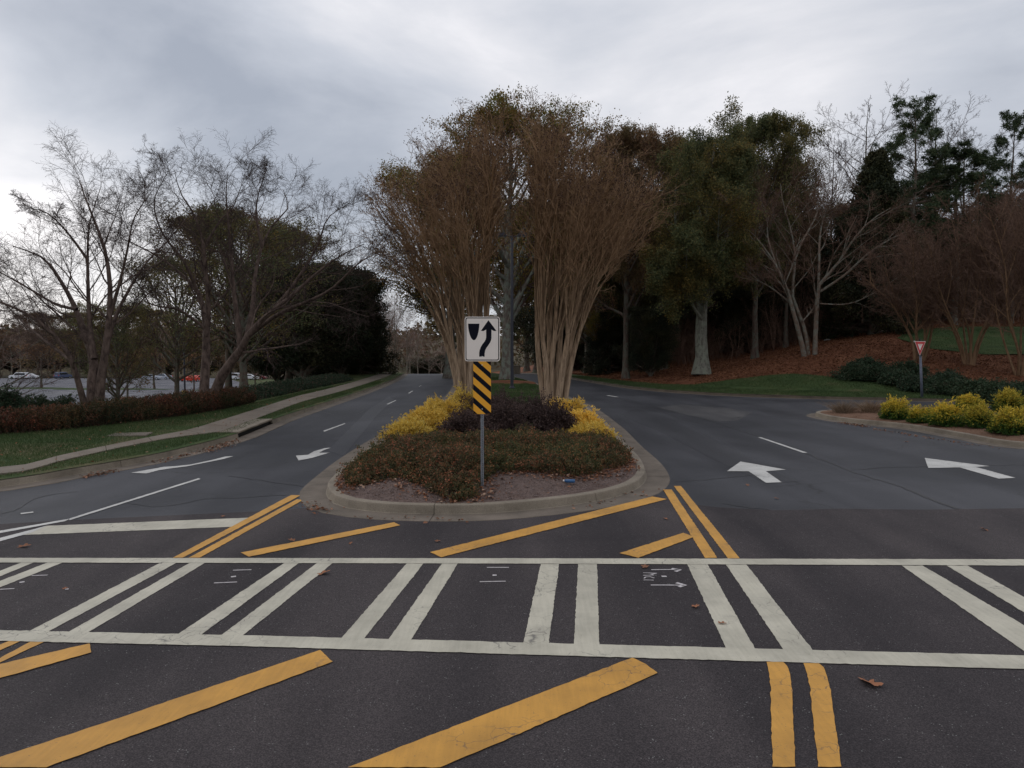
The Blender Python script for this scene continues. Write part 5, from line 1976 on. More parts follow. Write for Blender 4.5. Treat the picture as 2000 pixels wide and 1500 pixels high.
cover('hedge', 'low dark red leaved hedge along the left lawn', np.concatenate([hf, hb[::-1]]), zleft, h_hedge, 8500, 24, (.055, .036), 'leaf_hedge', 301, cat='hedge', tintf=hedge_t, tilt=.3)
hf2 = smooth_poly(arr([G(492, 782, .25), G(560, 768, .25), G(640, 752, .25), G(690, 742, .25)]), False, .8)
tang = unit(np.gradient(hf2, axis=0))
nrm = np.column_stack([-tang[:, 1], tang[:, 0]])
cover('hedge', 'low dark green hedge below the dark evergreens beside the left pavement', np.concatenate([hf2, (hf2 + nrm * 2.2)[::-1]]), zleft, lambda XY, e: (.5 + .08 * vnoise(XY, 2, 5)) * np.clip(.3 + e * 1.5, 0, 1),
      3600, 14, (.085, .055), 'leaf_hedgegreen', 302, cat='hedge', tilt=.3)
for i, (px, py, D, wpx, hpx, lb) in enumerate(((8, 812, 29, 66, 44, 'leafy green bush at the far left edge behind the red hedge'), (95, 812, 30, 120, 26, 'low dark green shrub behind the red hedge left of the birch'),
                                               (36, 812, 31, 60, 24, 'low green shrub between the leafy bush and the dark shrub'))):
    p = at(px, py, D)
    k = D / FPX
    shrub('green_shrub', lb, 'shrub', p[0], p[1], lambda P: zleft(P) * 0 + 0.05, wpx * k * .5, wpx * k * .4, hpx * k * 1.1 + .1, 9000, (.12, .05), 'leaf_hedgegreen', 320 + i, None, .5)
# dark hedge of rounded shrubs on the right bank
GS = 'dark rounded shrubs of the right hedge'
hx = [(1672, 752, 66, 40), (1712, 753, 60, 38), (1750, 755, 62, 36), (1790, 758, 62, 38), (1826, 760, 62, 42), (1866, 763, 66, 44), (1905, 766, 66, 46), (1944, 769, 66, 44), (1984, 773, 70, 50), (2030, 778, 76, 52), (2080, 782, 76, 52),
      (1692, 749, 60, 34), (1770, 752, 66, 34), (1850, 757, 66, 38), (1926, 762, 70, 40), (2000, 768, 74, 42)]
names = ['leftmost', 'second', 'third', 'fourth', 'fifth', 'sixth', 'seventh', 'eighth', 'ninth', 'tenth', 'eleventh']
for i, (px, py, wpx, hpx) in enumerate(hx):
    x, y = G(px, py, .45)
    k = y / FPX
    lb = ('dark green shrub, %s from the left in the front row of the right hedge' % names[i]) if i < 11 else ('dark green shrub, %s from the left in the back row of the right hedge' % names[i - 11])
    if i == 0: lb = 'dark green shrub at the left end of the right hedge'
    shrub('hedge_shrub', lb, 'shrub', x, y, zright, wpx * k * .56, wpx * k * .52, hpx * k * .62, 8000, (.13, .075), 'leaf_hedgegreen', 340 + i, GS, .3, lambda u, f, C, r: np.clip(r.beta(1.6, 2.2, len(f)) + (.25 if False else 0), 0, 1), rough=.2)

# dry grass tufts on the tip of the right island
for i, (px, py, lb) in enumerate(((1647, 806, 'dry straw coloured grass tuft at the tip of the right island'), (1702, 808, 'dry grass tuft beside the first gold tipped shrub'))):
    r = np.random.default_rng(400 + i)
    x, y = G(px, py, .2)
    root_z = z1(zisl, x, y)
    n = 420
    P = np.empty((n, 4, 3))
    o_ = r.normal(0, .16, (n, 2))
    d = o_ * 1.1 + r.normal(0, .12, (n, 2))
    hh = r.uniform(.2, .55, n)
    for k in range(4):
        t = k / 3
        P[:, k, :2] = o_ + d * t * t
        P[:, k, 2] = hh * t * (1 - .15 * t)
    v, f = tubes(P, np.full((n, 4), .006) * np.array([[1, .9, .6, .3]]), 3)
    o = link('dry_grass_tuft', fastmesh('dry_grass_tuft', v, [f], [MATS['grass_dry']], tint=np.repeat(r.uniform(0, 1, n), 12)), None, (x, y, root_z))
    tag(o, lb, 'dry grass', 'dry grass tufts')


# ------------------------------------------------------------------ grass and litter
def blades(name, label, poly, zf, n, h, w, seed, dens=None, mat='grass_blade'):
    r = np.random.default_rng(seed)
    poly = arr(poly)
    lo, hi = poly.min(0), poly.max(0)
    XY = r.uniform(lo, hi, (n * 3, 2))
    XY = XY[inside(XY, poly)][:n]
    if dens is not None:
        XY = XY[dens(XY, r)]
    m = len(XY)
    z = zf(XY)
    hh = h * r.uniform(.5, 1.3, m)
    a = r.uniform(0, 6.28, m)
    lean2 = r.normal(0, .5, (m, 2)) * hh[:, None]
    d = np.column_stack([np.cos(a), np.sin(a)]) * w / 2
    b1 = np.column_stack([XY - d, z - .01])
    b2 = np.column_stack([XY + d, z - .01])
    t = np.column_stack([XY + lean2, z + hh])
    V = np.stack([b1, b2, t], 1).reshape(-1, 3)
    F = np.arange(m * 3).reshape(-1, 3)
    T = np.repeat(np.clip(r.beta(2, 2, m) * .8 + .22 * vnoise(XY, .9, seed) + .12 * (r.uniform(0, 1, m) < .1), 0, 1), 3)
    return tag(link(name, fastmesh(name, V, [F], [MATS[mat]], tint=T)), label, None, None, 'stuff')


walkN, walkF = smooth_poly(arr(near_edge), False, .6), smooth_poly(arr(far_edge), False, .6)


def off_walk(XY, r):
    c = inside(XY, np.concatenate([walkN, walkF[::-1]]))
    return ~c & (polydist(XY, KLs) > .2)


strip_poly = [p for p in KLs if 11 < p[1] < 60]
lawn_out = [p for p in (hf + 0) if True]
blades('grass', 'mown grass of the left lawn and kerb strip', np.concatenate([arr(strip_poly), [(-11.8, 60), (-12, 40)], hf[::-1], [(-24, 16), (-17, 12)]]), zleft, 190000, .065, .012, 501, off_walk)
blades('grass', 'mown grass of the verge across the right road', np.concatenate([KRs[(KRs[:, 1] < 70) & (KRs[:, 0] < 32)], vb[(vb[:, 1] < 70) & (vb[:, 0] < 32)][::-1]]), zright, 90000, .07, .022, 502)
mc = clip_y(clip_y(inset_center(MEDs, .3), 32, False), 62, True)
blades('grass', 'mown grass of the median around the lamp post', mc, zmed, 60000, .07, .018, 503)
blades('grass', 'mown grass of the green knoll on the right bank', [(29.5, 54), (32, 52), (36, 51.5), (46, 51), (50, 60), (46, 65), (38, 65), (32, 61.5), (29, 58)], zright, 50000, .10, .03, 504)


def litter(name, label, XY, zf, size, seed, mat='leaf_litter', up=.012, flat=.25):
    r = np.random.default_rng(seed)
    n = len(XY)
    C = np.column_stack([XY, zf(XY) + up + r.uniform(0, .02, n)])
    d = unit(r.normal(size=(n, 3)) * np.array([1, 1, flat]))
    q = unit(np.cross(d, np.array([[0, 0, 1.0]]) + r.normal(0, .35, (n, 3))))
    L = (size * r.uniform(.5, 1.3, n))[:, None]
    Wd = L * r.uniform(.4, .75, (n, 1))
    nn = np.cross(d, q)
    nn *= np.sign(nn[:, 2:3] + 1e-9)
    V = np.stack([C - d * L / 2, C + q * Wd / 2 + nn * L * .15, C + d * L / 2, C - q * Wd / 2 + nn * L * .12], 1).reshape(-1, 3)
    k = np.arange(n)[:, None] * 4
    F = np.concatenate([k + np.array([[0, 1, 2]]), k + np.array([[0, 2, 3]])])
    return tag(link(name, fastmesh(name, V, [F], [MATS[mat]], tint=np.repeat(r.uniform(0, 1, n), 4))), label, None, None, 'stuff')


r = np.random.default_rng(55)
B = r.uniform((4, 42), (62, 82), (170000, 2))
B = B[inside(B, np.concatenate([vb, [(60, 175), (160, 175), (160, 40)]]))]
B = B[~inside(B, arr([(29.5, 54), (32, 52), (36, 51.5), (44, 51), (60, 51), (60, 64), (48, 66), (38, 66), (32, 62), (29, 58)]))]
litter('leaf_litter', 'fallen leaves and pine straw covering the right bank', B, zright, .13, 56, 'leaf_straw')
# leaves blown against the kerbs and under the shrubs of the median
XY = []
for P0, P1, n, s in ((G(160, 935), G(230, 920), 90, .10), (G(400, 884), G(462, 860), 220, .14), (G(290, 908), G(390, 884), 60, .10), (G(1640, 826), G(1700, 836), 160, .12), (G(1700, 838), G(1950, 878), 130, .12),
                     (G(600, 985), G(640, 1003), 60, .12), (G(700, 1012), G(900, 1018), 25, .1), (G(1100, 1000), G(1290, 955), 30, .15)):
    t = r.beta(1.3, 1.3, n)[:, None]
    XY.append(np.array(P0) * (1 - t) + np.array(P1) * t + r.normal(0, s, (n, 2)))
litter('leaf_litter', 'rust coloured fallen leaves lying in the gutters', np.concatenate(XY), zroad, .075, 57, up=.016)
XY = []
gcs = smooth_poly(arr(GC), True, .3)
frontc = gcs[gcs[:, 1] < 17.5]
k = r.integers(0, len(frontc), 2600)
q = frontc[k] + r.normal(0, .16, (2600, 2))
q = q[inside(q, med_in)]
litter('leaf_litter', 'red brown fallen leaves along the front of the median shrubs', q, zmed, .07, 58)
q = r.uniform((-3.6, 12.4), (2.9, 34), (3500, 2))
q = q[inside(q, inset_center(MEDs, .2))]
litter('leaf_litter', 'scattered fallen leaves on the mulch of the median bed', q, zmed, .045, 59, 'leaf_litter')
q = r.uniform((11, 14), (30, 34), (2500, 2))
q = q[inside(q, inset_center(ISLs, .25))]
litter('leaf_litter', 'bark chips and leaves on the right island', q, zisl, .06, 60, 'leaf_straw')
q = r.uniform((-24, 12), (-8, 45), (2200, 2))
q = q[inside(q, np.concatenate([arr(strip_poly), [(-11.8, 60), (-12, 40)], hf[::-1], [(-24, 16), (-17, 12)]]))][:420]
litter('leaf_litter', 'pale fallen leaves scattered on the left lawn', q, zleft, .07, 61, up=.05)
# bark chips: the coarse surface of the mulch
q = r.uniform((-3.7, 12.4), (3.0, 20), (26000, 2))
q = q[inside(q, inset_center(MEDs, .2))]
q = q[(polydist(q, MEDs, True) < 1.9)]
plain('chip', (0.16, 0.12, 0.11), 0.9, var=0.35, scale=40)
tag(litter('bark_chips', 'x', q, zmed, .035, 62, 'chip', .004), 'grey brown bark chips of the median bed')


# single fallen leaves on the road: lobed, curled, each a thing
def oak_leaf():
    n = 22
    pts = []
    for i in range(n):
        a = i / n * 2 * math.pi
        rr_ = .5 + .16 * math.cos(5 * a + .4) + .04 * math.sin(9 * a)
        pts.append((math.cos(a) * rr_, math.sin(a) * rr_ * .72))
    V = [(0, 0, .02)] + [(p[0], p[1], .16 * (p[1] / .5)**2 + .1 * max(0, p[0])**2 + .03 * math.sin(i * 1.7)) for i, p in enumerate(pts)]
    F = [(0, i + 1, (i + 1) % n + 1) for i in range(n)]
    V += [(-.5, .012, .03), (-.5, -.012, .03), (-.82, 0, .09)]
    F += [(n + 1, n + 2, n + 3)]
    me = bpy.data.meshes.new('fallen_leaf')
    me.from_pydata(V, [], F)
    me.materials.append(MATS['leaf_litter'])
    a = me.attributes.new('tint', 'FLOAT', 'POINT')
    a.data.foreach_set('value', [.62] * len(V))
    return me


lm = oak_leaf()
fl = [(47, 1069, .17, 'tan fallen leaf on the asphalt above the crosswalk at the left edge'), (632, 1122, .17, 'tan fallen leaf lying on the second left pair of bars'),
      (570, 1057, .12, 'small fallen leaf on the left yellow hatch stripe'), (855, 1059, .10, 'small fallen leaf between the two yellow hatch stripes'),
      (1300, 1015, .10, 'small brown leaf right of the long yellow hatch stripe'), (1182, 975, .12, 'pale fallen leaf in the gutter of the median nose'),
      (1156, 943, .10, 'brown leaf on the mulch beside the right kerb of the median'), (1260, 1109, .14, 'rust coloured leaf beside the survey lettering'),
      (1358, 1187, .12, 'brown leaf in the dark square left of the pair of bars right of centre'), (1700, 1338, .24, 'large brown leaf at the bottom right of the road'),
      (1922, 1036, .14, 'brown leaf on the asphalt at the right above the crosswalk'), (1460, 949, .11, 'brown leaf just below the straight arrow'),
      (1516, 975, .10, 'small brown leaf on the asphalt below the right arrow'), (1770, 864, .14, 'tan leaf on the road in front of the right island'),
      (127, 1152, .06, 'tiny pale leaf in the left square of the crosswalk'), (685, 1063, .07, 'tiny leaf beside the left yellow hatch stripe'),
      (436, 1010, .10, 'brown leaf resting on the white stop line'), (120, 866, .10, 'pale leaf on the left lawn edge'), (1410, 1220, .09, 'dark spot of a leaf lying on the bar right of centre')]
r = np.random.default_rng(66)
for px, py, s, lb in fl:
    x, y = G(px, py)
    o = link('fallen_leaf', lm, None, (x, y, (z1(zmed, x, y) if 'mulch' in lb else z1(zleft, x, y) if 'lawn' in lb else .0) + .018))
    o.scale = (s * .8, s * .8, s * .8)
    o.rotation_euler = (r.normal(0, .15), r.normal(0, .15), r.uniform(0, 6.28))
    tag(o, lb, 'leaf', 'single fallen leaves on the road')


# ------------------------------------------------------------------ signs and posts
def rrect(w, h, rad, n=6, cx=0, cz=0):
    out = []
    for (sx, sz, a0) in ((1, 1, 0), (-1, 1, 90), (-1, -1, 180), (1, -1, 270)):
        for i in range(n + 1):
            a = math.radians(a0 + 90 * i / n)
            out.append((cx + sx * (w / 2 - rad) + rad * math.cos(a), cz + sz * (h / 2 - rad) + rad * math.sin(a)))
    return out


def ring(mb, outer, inner, y0, y1):
    n = len(outer)
    a = [mb.bm.verts.new((p[0], y0, p[1])) for p in outer]
    b = [mb.bm.verts.new((p[0], y0, p[1])) for p in inner]
    c = [mb.bm.verts.new((p[0], y1, p[1])) for p in outer]
    d = [mb.bm.verts.new((p[0], y1, p[1])) for p in inner]
    for i in range(n):
        j = (i + 1) % n
        mb.bm.faces.new((a[i], a[j], b[j], b[i]))
        mb.bm.faces.new((a[i], c[i], c[j], a[j]))
        mb.bm.faces.new((b[i], b[j], d[j], d[i]))


def keep_right():
    D = 13.3
    x = at(942, 900, D)[0]
    zb = z1(zmed, x, D)
    root = empty('traffic_sign', (x, D, zb))
    tag(root, 'keep right sign with black curved arrow above a yellow and black striped panel', 'traffic sign')
    zt = at(942, 622, D)[2] - zb
    po = MB()
    H = zt - .07
    # U channel post
    po.box((0, .012, H / 2 - .1), (.022, .004, H + .2))
    po.box((-.014, .004, H / 2 - .1), (.004, .02, H + .2))
    po.box((.014, .004, H / 2 - .1), (.004, .02, H + .2))
    po.box((-.021, -.006, H / 2 - .1), (.012, .003, H + .2))
    po.box((.021, -.006, H / 2 - .1), (.012, .003, H + .2))
    post = po.build('post', MATS['galvanised'], root)
    hl = MB()
    z = .06
    while z < H:
        hl.cyl((0, .0085, z), (0, .0099, z), .0052, n=8)  # no holes cut: dark discs paint the shade of the punched holes
        z += .0254 * 1.5
    hl.build('post_hole_discs', MATS['dark_trim'], post)

    def loc(u, v):                 # crop pixels to metres, origin at panel centre bottom
        return ((u - 311) / 3.75 / FPX * D, at(942, 580 + v / 3.75, D)[2] - zb)
    zc, w, h = (loc(311, 308)[1]), .607, .767
    pn = MB()
    pn.prism(rrect(w, h, .045, 6, .005, zc), -.024, -.021)
    panel = pn.build('sign_panel', MATS['sign_white'], root)
    bd = MB()
    ring(bd, rrect(w - .028, h - .028, .036, 6, .005, zc), rrect(w - .058, h - .058, .026, 6, .005, zc), -.0252, -.0238)
    bd.build('border', MATS['sign_black'], panel)
    sy = MB()
    sy.prism([loc(*p) for p in ((209, 196), (292, 196), (290, 225), (286, 252), (279, 281), (271, 301), (261, 314), (252, 317), (243, 314), (232, 301), (223, 281), (215, 252), (211, 225))], -.0253, -.0239)
    sy.build('median_symbol', MATS['sign_black'], panel)
    ar_ = MB()
    ar_.prism([loc(*p) for p in ((358, 170), (416, 248), (398, 250), (380, 239), (380, 302), (377, 318), (370, 334), (357, 354), (342, 374), (334, 392), (330, 412), (330, 437),
                                 (290, 437), (290, 410), (294, 387), (302, 366), (316, 343), (330, 326), (338, 310), (341, 296), (341, 239), (322, 250), (303, 248))], -.0253, -.0239)
    ar_.build('arrow_symbol', MATS['sign_black'], panel)
    for v in (181, 436):
        bt = MB()
        c = loc(312, v)
        bt.cyl((c[0], -.029, c[1]), (c[0], -.024, c[1]), .009, n=12)
        bt.build('bolt', MATS['bolt'], panel)
    # striped object marker
    w2, z0, z1_ = .307, loc(311, 857)[1], loc(311, 471)[1]
    mk = MB()
    mk.prism(rrect(w2, z1_ - z0, .012, 3, 0, (z0 + z1_) / 2), -.016, -.013)
    marker = mk.build('striped_panel', MATS['sign_yellow'], root)
    st_ = MB()
    per, bw, rise = .2285, .103, .272
    top = loc(311, 540)[1]
    k = -4
    while k < 8:
        zz0 = top - k * per
        # stripe through (-w/2, zz0)..(w/2, zz0-rise), clipped to the panel
        poly = [(-w2 / 2, zz0), (w2 / 2, zz0 - rise), (w2 / 2, zz0 - rise - bw), (-w2 / 2, zz0 - bw)]

        def clip(poly, lim, up):
            out = []
            for i in range(len(poly)):
                a, b = poly[i], poly[(i + 1) % len(poly)]
                ia, ib = (a[1] <= lim) == up, (b[1] <= lim) == up
                if ia:
                    out.append(a)
                if ia != ib:
                    t = (lim - a[1]) / (b[1] - a[1])
                    out.append((a[0] + (b[0] - a[0]) * t, lim))
            return out
        q = clip(poly, z1_ - .002, True)
        if len(q) > 2:
            q = clip(q, z0 + .002, False)
        if len(q) > 2:
            st_.prism([(p[0] * .993, p[1]) for p in q], -.0172, -.0158)
        k += 1
    st_.build('stripes', MATS['sign_black'], marker)
    for v in (498, 820):
        bt = MB()
        c = loc(309, v)
        bt.cyl((0, -.021, c[1]), (0, -.017, c[1]), .009, n=12)
        bt.build('bolt', MATS['bolt'], marker)


keep_right()


def yield_sign():
    D = 39.6
    x, y = G(1801, 775, .2)
    zb = z1(zright, x, y)
    root = empty('yield_sign', (x, y, zb))
    tag(root, 'red and white triangular yield sign on a leaning grey post by the verge', 'traffic sign')
    k = y / FPX
    H = 82 * k
    top = (-5.5 * k, 0, H)
    p = MB()
    p.cyl((0, 0, -.1), top, .068, .058, n=14)
    post = p.build('post', MATS['pole_grey'], root, True)
    c = MB()
    c.cyl((top[0] + .004, 0, H - .06), (top[0] - .05, 0, H + .85), .05, .045, n=12)
    c.build('upper_post', MATS['dark_trim'], root)
    br = MB()
    br.box((top[0] - .05, -.06, H + .02), (.22, .05, .07))
    br.box((top[0] - .07, -.06, H + .66), (.18, .05, .05))
    br.build('bracket', MATS['dark_trim'], root)
    fn = MB()
    fn.ico((top[0] - 14.5 * k, -.12, H + 27.5 * k), .048)
    fn.build('finial', MATS['stone_grey'], root)
    # triangular face, turned away from the camera
    face = empty('x', (0, 0, 0))
    bpy.data.objects.remove(face)
    yaw = RAD(25)
    s, h = .84, .745
    R_ = Matrix.Rotation(yaw, 4, 'Z')
    cx, cz = top[0] - 3.6 * k, H + 28 * k

    def tri(f, dz=0):
        # point-down triangle scaled about its centroid
        pts = [(-s / 2, 0), (s / 2, 0), (0, -h)]
        c0 = (0, -h / 3)
        return [((p_[0] - c0[0]) * f + c0[0], (p_[1] - c0[1]) * f + c0[1]) for p_ in pts]

    def rounded(pts, rad):
        out = []
        n = len(pts)
        for i in range(n):
            a, b, c_ = Vector(pts[i - 1]), Vector(pts[i]), Vector(pts[(i + 1) % n])
            u = (a - b).normalized() * rad
            v = (c_ - b).normalized() * rad
            for t in (0, .25, .5, .75, 1):
                q = (b + u) * (1 - t)**2 + b * 2 * t * (1 - t) + (b + v) * t * t
                out.append((q.x, q.y))
        return out

    def face_part(name, pts, y0, y1, mat, par):
        m = MB()
        m.prism(pts, y0, y1)
        o = m.build(name, mat, par)
        return o
    fr = face_part('sign_face', rounded(tri(1.0), .06), -.004, 0, MATS['sign_white'], root)
    fr.location = (cx, -.13, cz)
    fr.rotation_euler = (0, 0, yaw)
    face_part('red_border', rounded(tri(.92), .05), -.0055, -.0042, MATS['sign_red'], fr)
    face_part('white_centre', rounded(tri(.44), .02), -.0072, -.0057, MATS['sign_white'], fr)
    cu = bpy.data.curves.new('yield_text', 'FONT')
    cu.body = 'YIELD'
    cu.size = .085
    cu.align_x = 'CENTER'
    cu.extrude = .0006
    to = bpy.data.objects.new('yield_text', cu)
    scene.collection.objects.link(to)
    bpy.context.view_layer.update()
    me = bpy.data.meshes.new_from_object(to)
    bpy.data.objects.remove(to)
    me.materials.clear()
    me.materials.append(MATS['sign_red'])
    t = link('lettering', me, fr)
    t.location = (0, -.0085, -h / 3 + .035)
    t.rotation_euler = (math.pi / 2, 0, 0)


yield_sign()


def lamp(x, y, zb, ztop, r0, label, mat='pole_black', base_mat=None, heads=(-1, 1), name='lamp_post'):
    root = empty(name, (x, y, zb))
    tag(root, label, 'lamp post')
    H = ztop - zb
    p = MB()
    p.cyl((0, 0, -.05), (0, 0, H), r0, r0 * .8, n=16)
    p.build('pole', MATS[mat], root, False)
    b = MB()
    if base_mat:
        b.cyl((0, 0, -.1), (0, 0, .8), .36, .36, n=20)
        b.bevel(.02, 1)
        b.build('base', MATS[base_mat], root)
    else:
        b.box((0, 0, .03), (r0 * 4, r0 * 4, .06))
        b.cyl((0, 0, .04), (0, 0, .16), r0 * 1.6, r0 * 1.2, n=16)
        b.build('base_plate', MATS[mat], root)
    for s in heads:
        hd = MB()
        hd.box((s * .62, -.08, H - .02), (.55, .45, .16))
        hd.box((s * .62, -.08, H + .08), (.42, .34, .06))
        hd.bevel(.03, 2)
        h = hd.build('lamp_head', MATS[mat], root)
        g = MB()
        g.box((s * .62, -.08, H - .112), (.4, .32, .02))
        g.build('lens', MATS['lamp_glass'], h)
        am = MB()
        am.cyl((s * .02, 0, H - .12), (s * .4, -.05, H - .03), .035, n=10)
        am.build('arm', MATS[mat], root)
    return root


xl, yl = G(1000, 764, .36)
yl = 44.0
xl = at(1000, 764, yl)[0]
lamp(xl, yl, z1(zmed, xl, yl), at(995, 459, yl)[2], .095, 'tall black lamp post with two heads standing in the median grass')
q = at(361, 765, 101)
lamp(q[0], 101, z1(zlot, q[0], 101), at(361, 560, 101)[2], .12, 'black parking lot lamp post on a round yellow concrete base', 'pole_black', 'base_yellow')

# small post markers, bottle, concrete cover, mulch mound, stones
x, y = at(748, 868, 18.6)[:2]
m = MB()
m.cyl((0, 0, -.05), (0, 0, .28), .009, n=8)
m2 = MB()
rt = empty('marker_rod', (x, y, .26))
tag(rt, 'thin dark capped rod standing left of the golden shrubs', 'marker')
rt.location.z = at(748, 868, 18.6)[2]
m.build('rod', MATS['galvanised'], rt)
m2.cyl((0, 0, .275), (0, 0, .315), .014, n=8)
m2.build('cap', MATS['dark_trim'], rt)

x, y = G(1114, 926, .42)
rt = empty('plastic_bottle', (x, y - .03, z1(zmed, x, y) + .06))
rt.rotation_euler = (0, 0, RAD(-8))
tag(rt, 'crumpled blue plastic bottle lying among the leaves of the median', 'bottle')
m = MB()
m.cyl((-.07, 0, 0), (.08, 0, 0), .034, .032, n=14)
m.cyl((-.07, 0, 0), (-.11, 0, .004), .034, .016, n=14)
m.build('bottle_body', MATS['plastic_blue'], rt, True)
m = MB()
m.cyl((-.11, 0, .004), (-.135, 0, .006), .017, n=12)
m.build('cap', MATS['sign_white'], rt)

cv = [G(215, 846, .25), G(290, 840, .25), G(282, 846, .25), G(225, 852, .25)]
m = MB()
cx, cy = np.mean(cv, axis=0)
m.box((0, 0, 0), (1.05, .8, .1))
m.bevel(.02, 1)
o = m.build('concrete_cover', MATS['gutter_concrete'])
o.location = (cx, cy, z1(zleft, cx, cy) - .015)
o.rotation_euler = (0, 0, RAD(12))
tag(o, 'flat square concrete cover set in the left lawn', 'utility cover')


def mound(name, label, x, y, rx, ry, h, mat, zf, cat, off=0.0):
    n, m_ = 40, 8
    V = [(0, 0, h)]
    for j in range(1, m_ + 1):
        t = j / m_
        for i in range(n):
            a = i / n * 2 * math.pi
            w = 1 + .05 * math.sin(3 * a + x) + .03 * math.sin(7 * a)
            V.append((math.cos(a) * rx * t * w, math.sin(a) * ry * t * w, h * (1 - t**2) * (1 + .08 * math.sin(5 * a + 3 * t)) - (.08 if j == m_ else 0)))
    F = [(0, i + 1, (i + 1) % n + 1) for i in range(n)]
    for j in range(m_ - 1):
        for i in range(n):
            a, b = 1 + j * n + i, 1 + j * n + (i + 1) % n
            F.append((a, a + n, b + n, b))
    me = bpy.data.meshes.new(name)
    me.from_pydata(V, [], F)
    me.materials.append(mat)
    o = link(name, me, None, (x, y, z1(zf, x, y) + off))
    if cat:
        tag(o, label, cat)
    else:
        o['kind'] = 'structure'
        o['label'] = label
    return o


p = at(246, 777, 84)
mound('mulch_mound', 'round brown mulch mound around a small tree in the parking lot', p[0], 84, 2.3, 2.3, .75, MATS['mulch_brown'], zlot, 'mulch mound')
for px, D, wpx, lb in ((60, 132, 200, 'long grass island at the left of the parking lot'), (215, 128, 260, 'long grass island in the middle of the parking lot'), (470, 124, 230, 'long grass island at the right of the parking lot')):
    p = at(px, 760, D)
    mound('grass_island', lb, p[0], D, wpx / 2 / FPX * D, 2.6, .22, MATS['lawn_green'], zlot, None)
# red mulch ring of the oak by the lamp
p = at(990, 750, 52)
mound('mulch_ring', 'ring of rust coloured mulch round the oak behind the lamp post', p[0], 52, 2.0, 2.4, .14, MATS['pine_straw'], zmed, None)
m = MB()
for dx, dz, s in ((0, 0, .16), (.22, -.03, .12), (-.2, -.02, .11), (.08, .05, .1)):
    m.ico((dx, r.normal(0, .05), dz), s, (1.2, .9, .6))
q = at(1616, 680, 66)
o = m.build('field_stone', MATS['stone_grey'])
o.location = (q[0], 66, zr1(q[0], 66) + .04)
tag(o, 'small heap of grey stones on the bank right of the bare tree', 'stones')
# pale wall end at the far end of the right road
m = MB()
m.box((0, 0, .45), (1.1, .35, .9))
m.box((0, 0, .95), (1.25, .45, .1))
m.bevel(.02, 1)
q = at(1007, 730, 88)
o = m.build('stone_pillar', MATS['kerb_concrete'])
o.location = (q[0], 88, z1(zroad, q[0], 88) + .05)
tag(o, 'pale low stone pillar at the far end of the median', 'pillar')


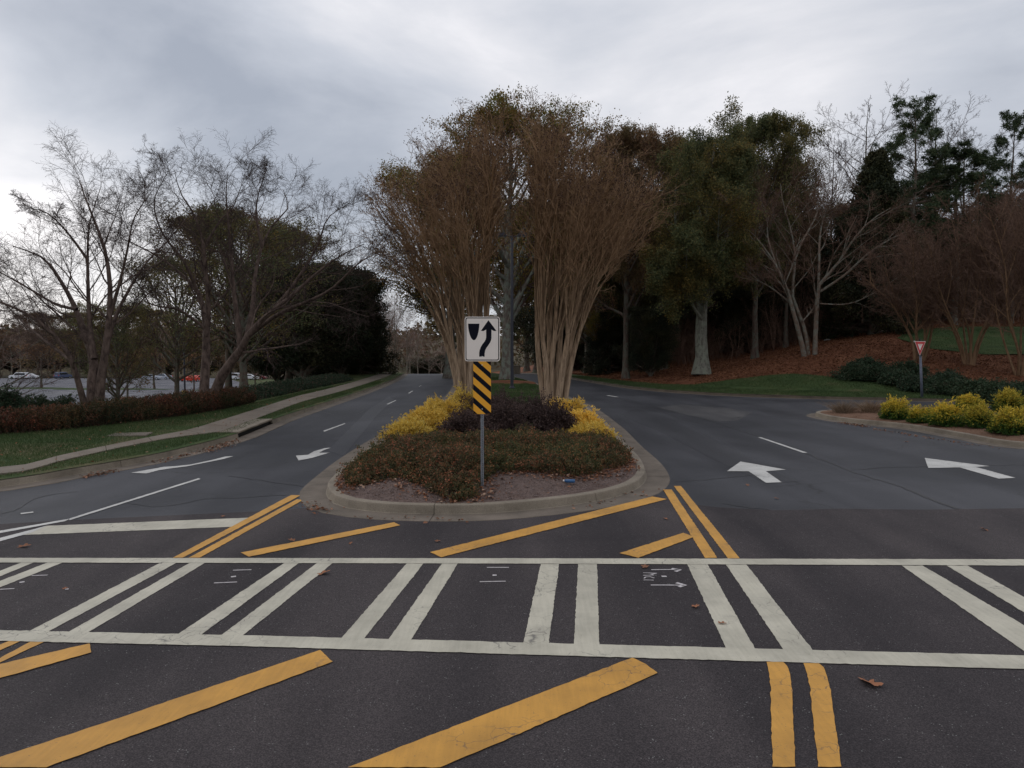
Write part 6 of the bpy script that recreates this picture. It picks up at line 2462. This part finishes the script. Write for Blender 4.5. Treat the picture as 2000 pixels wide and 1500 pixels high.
# ------------------------------------------------------------------ parked cars
def car(label, px, D, paint_, rz, kind='wagon', group='cars parked at the back of the lot'):
    x = at(px, 740, D)[0]
    root = empty('parked_car', (x, D, z1(zlot, x, D) + .03), rz)
    tag(root, label, 'car', group)
    L = 4.8 if kind != 'sedan' else 4.6
    if kind == 'wagon':
        prof = [(-2.4, .35), (-2.42, .8), (-2.3, 1.0), (-2.2, 1.68), (-2.0, 1.78), (.3, 1.80), (.6, 1.72), (1.2, 1.12), (2.2, 1.0), (2.4, .8), (2.42, .35)]
        win = [(-2.0, 1.1), (-1.95, 1.62), (.35, 1.64), (.98, 1.12)]
    else:
        prof = [(-2.3, .32), (-2.32, .8), (-2.2, .98), (-1.6, 1.02), (-1.0, 1.4), (-.6, 1.46), (.3, 1.44), (1.1, .98), (2.1, .84), (2.3, .68), (2.32, .32)]
        win = [(-1.35, 1.02), (-.9, 1.34), (.25, 1.36), (.85, 1.0)]
    b = MB()
    n = len(prof)
    secs = []
    for yv, sc, dz in ((-.92, .985, 0), (-.80, 1, 0), (.80, 1, 0), (.92, .985, 0)):
        row = []
        for q_ in prof:
            tum = .0 if q_[1] < 1.05 else (q_[1] - 1.05) * .32
            yy = yv * (1 - tum) if abs(yv) > .85 else yv * (1 - tum * .9)
            zz_ = q_[1] - (.05 if abs(yv) > .85 and q_[1] > .9 else 0)
            row.append(b.bm.verts.new((q_[0] * sc, yy, zz_)))
        secs.append(row)
    for i in range(3):
        for j in range(n):
            k_ = (j + 1) % n
            b.bm.faces.new((secs[i][j], secs[i][k_], secs[i + 1][k_], secs[i + 1][j]))
    b.bm.faces.new(secs[0])
    b.bm.faces.new(secs[3][::-1])
    b.build('body', MATS[paint_], root)
    for s in (-1, 1):
        w_ = MB()
        w_.prism(win, s * .80, s * .905)
        w_.build('window', MATS['car_glass'], root)
        for wxx in (-1.5, 1.45):
            t_ = MB()
            t_.cyl((wxx, s * .74, .33), (wxx, s * .94, .33), .34, n=20)
            ty = t_.build('wheel', MATS['tyre'], root)
            ri = MB()
            ri.cyl((wxx, s * .93, .33), (wxx, s * .955, .33), .2, n=12)
            ri.build('rim', MATS['rim'], ty)
    f = MB()
    for s in (-1, 1):
        f.box((2.36, s * .62, .72), (.14, .34, .15))
    f.build('headlights', MATS['sign_white'], root)
    f = MB()
    for s in (-1, 1):
        f.box((-2.37, s * .7, .92), (.12, .2, .26))
    f.build('tail_lights', MATS['sign_red'], root)


car('white wagon parked at the far left of the lot', 38, 205, 'car_white', math.pi)
car('white sedan half hidden right of the far left wagon', 59, 209, 'car_white', 0, 'sedan')
car('dark blue and silver car parked behind the left birch', 123, 212, 'car_blue', RAD(80))
car('silver car parked behind the small lot trees', 296, 196, 'car_silver', RAD(8), 'sedan')
car('pale car right of the silver one', 318, 202, 'car_silver', RAD(170), 'sedan')
car('bright red car left of the tall birch trunk', 370, 182, 'car_red', RAD(75), 'sedan')
car('bright red car partly hidden by the tall birch trunk', 386, 180, 'car_red', RAD(80), 'sedan')
car('white wagon parked between the leaning birch trunk and the dark trunk', 451, 196, 'car_white', math.pi)
car('white car parked just right of the dark trunk', 487, 198, 'car_white', 0, 'sedan')
car('maroon car parked at the right end of the lot', 503, 200, 'car_maroon', 0, 'sedan')
print('all done')
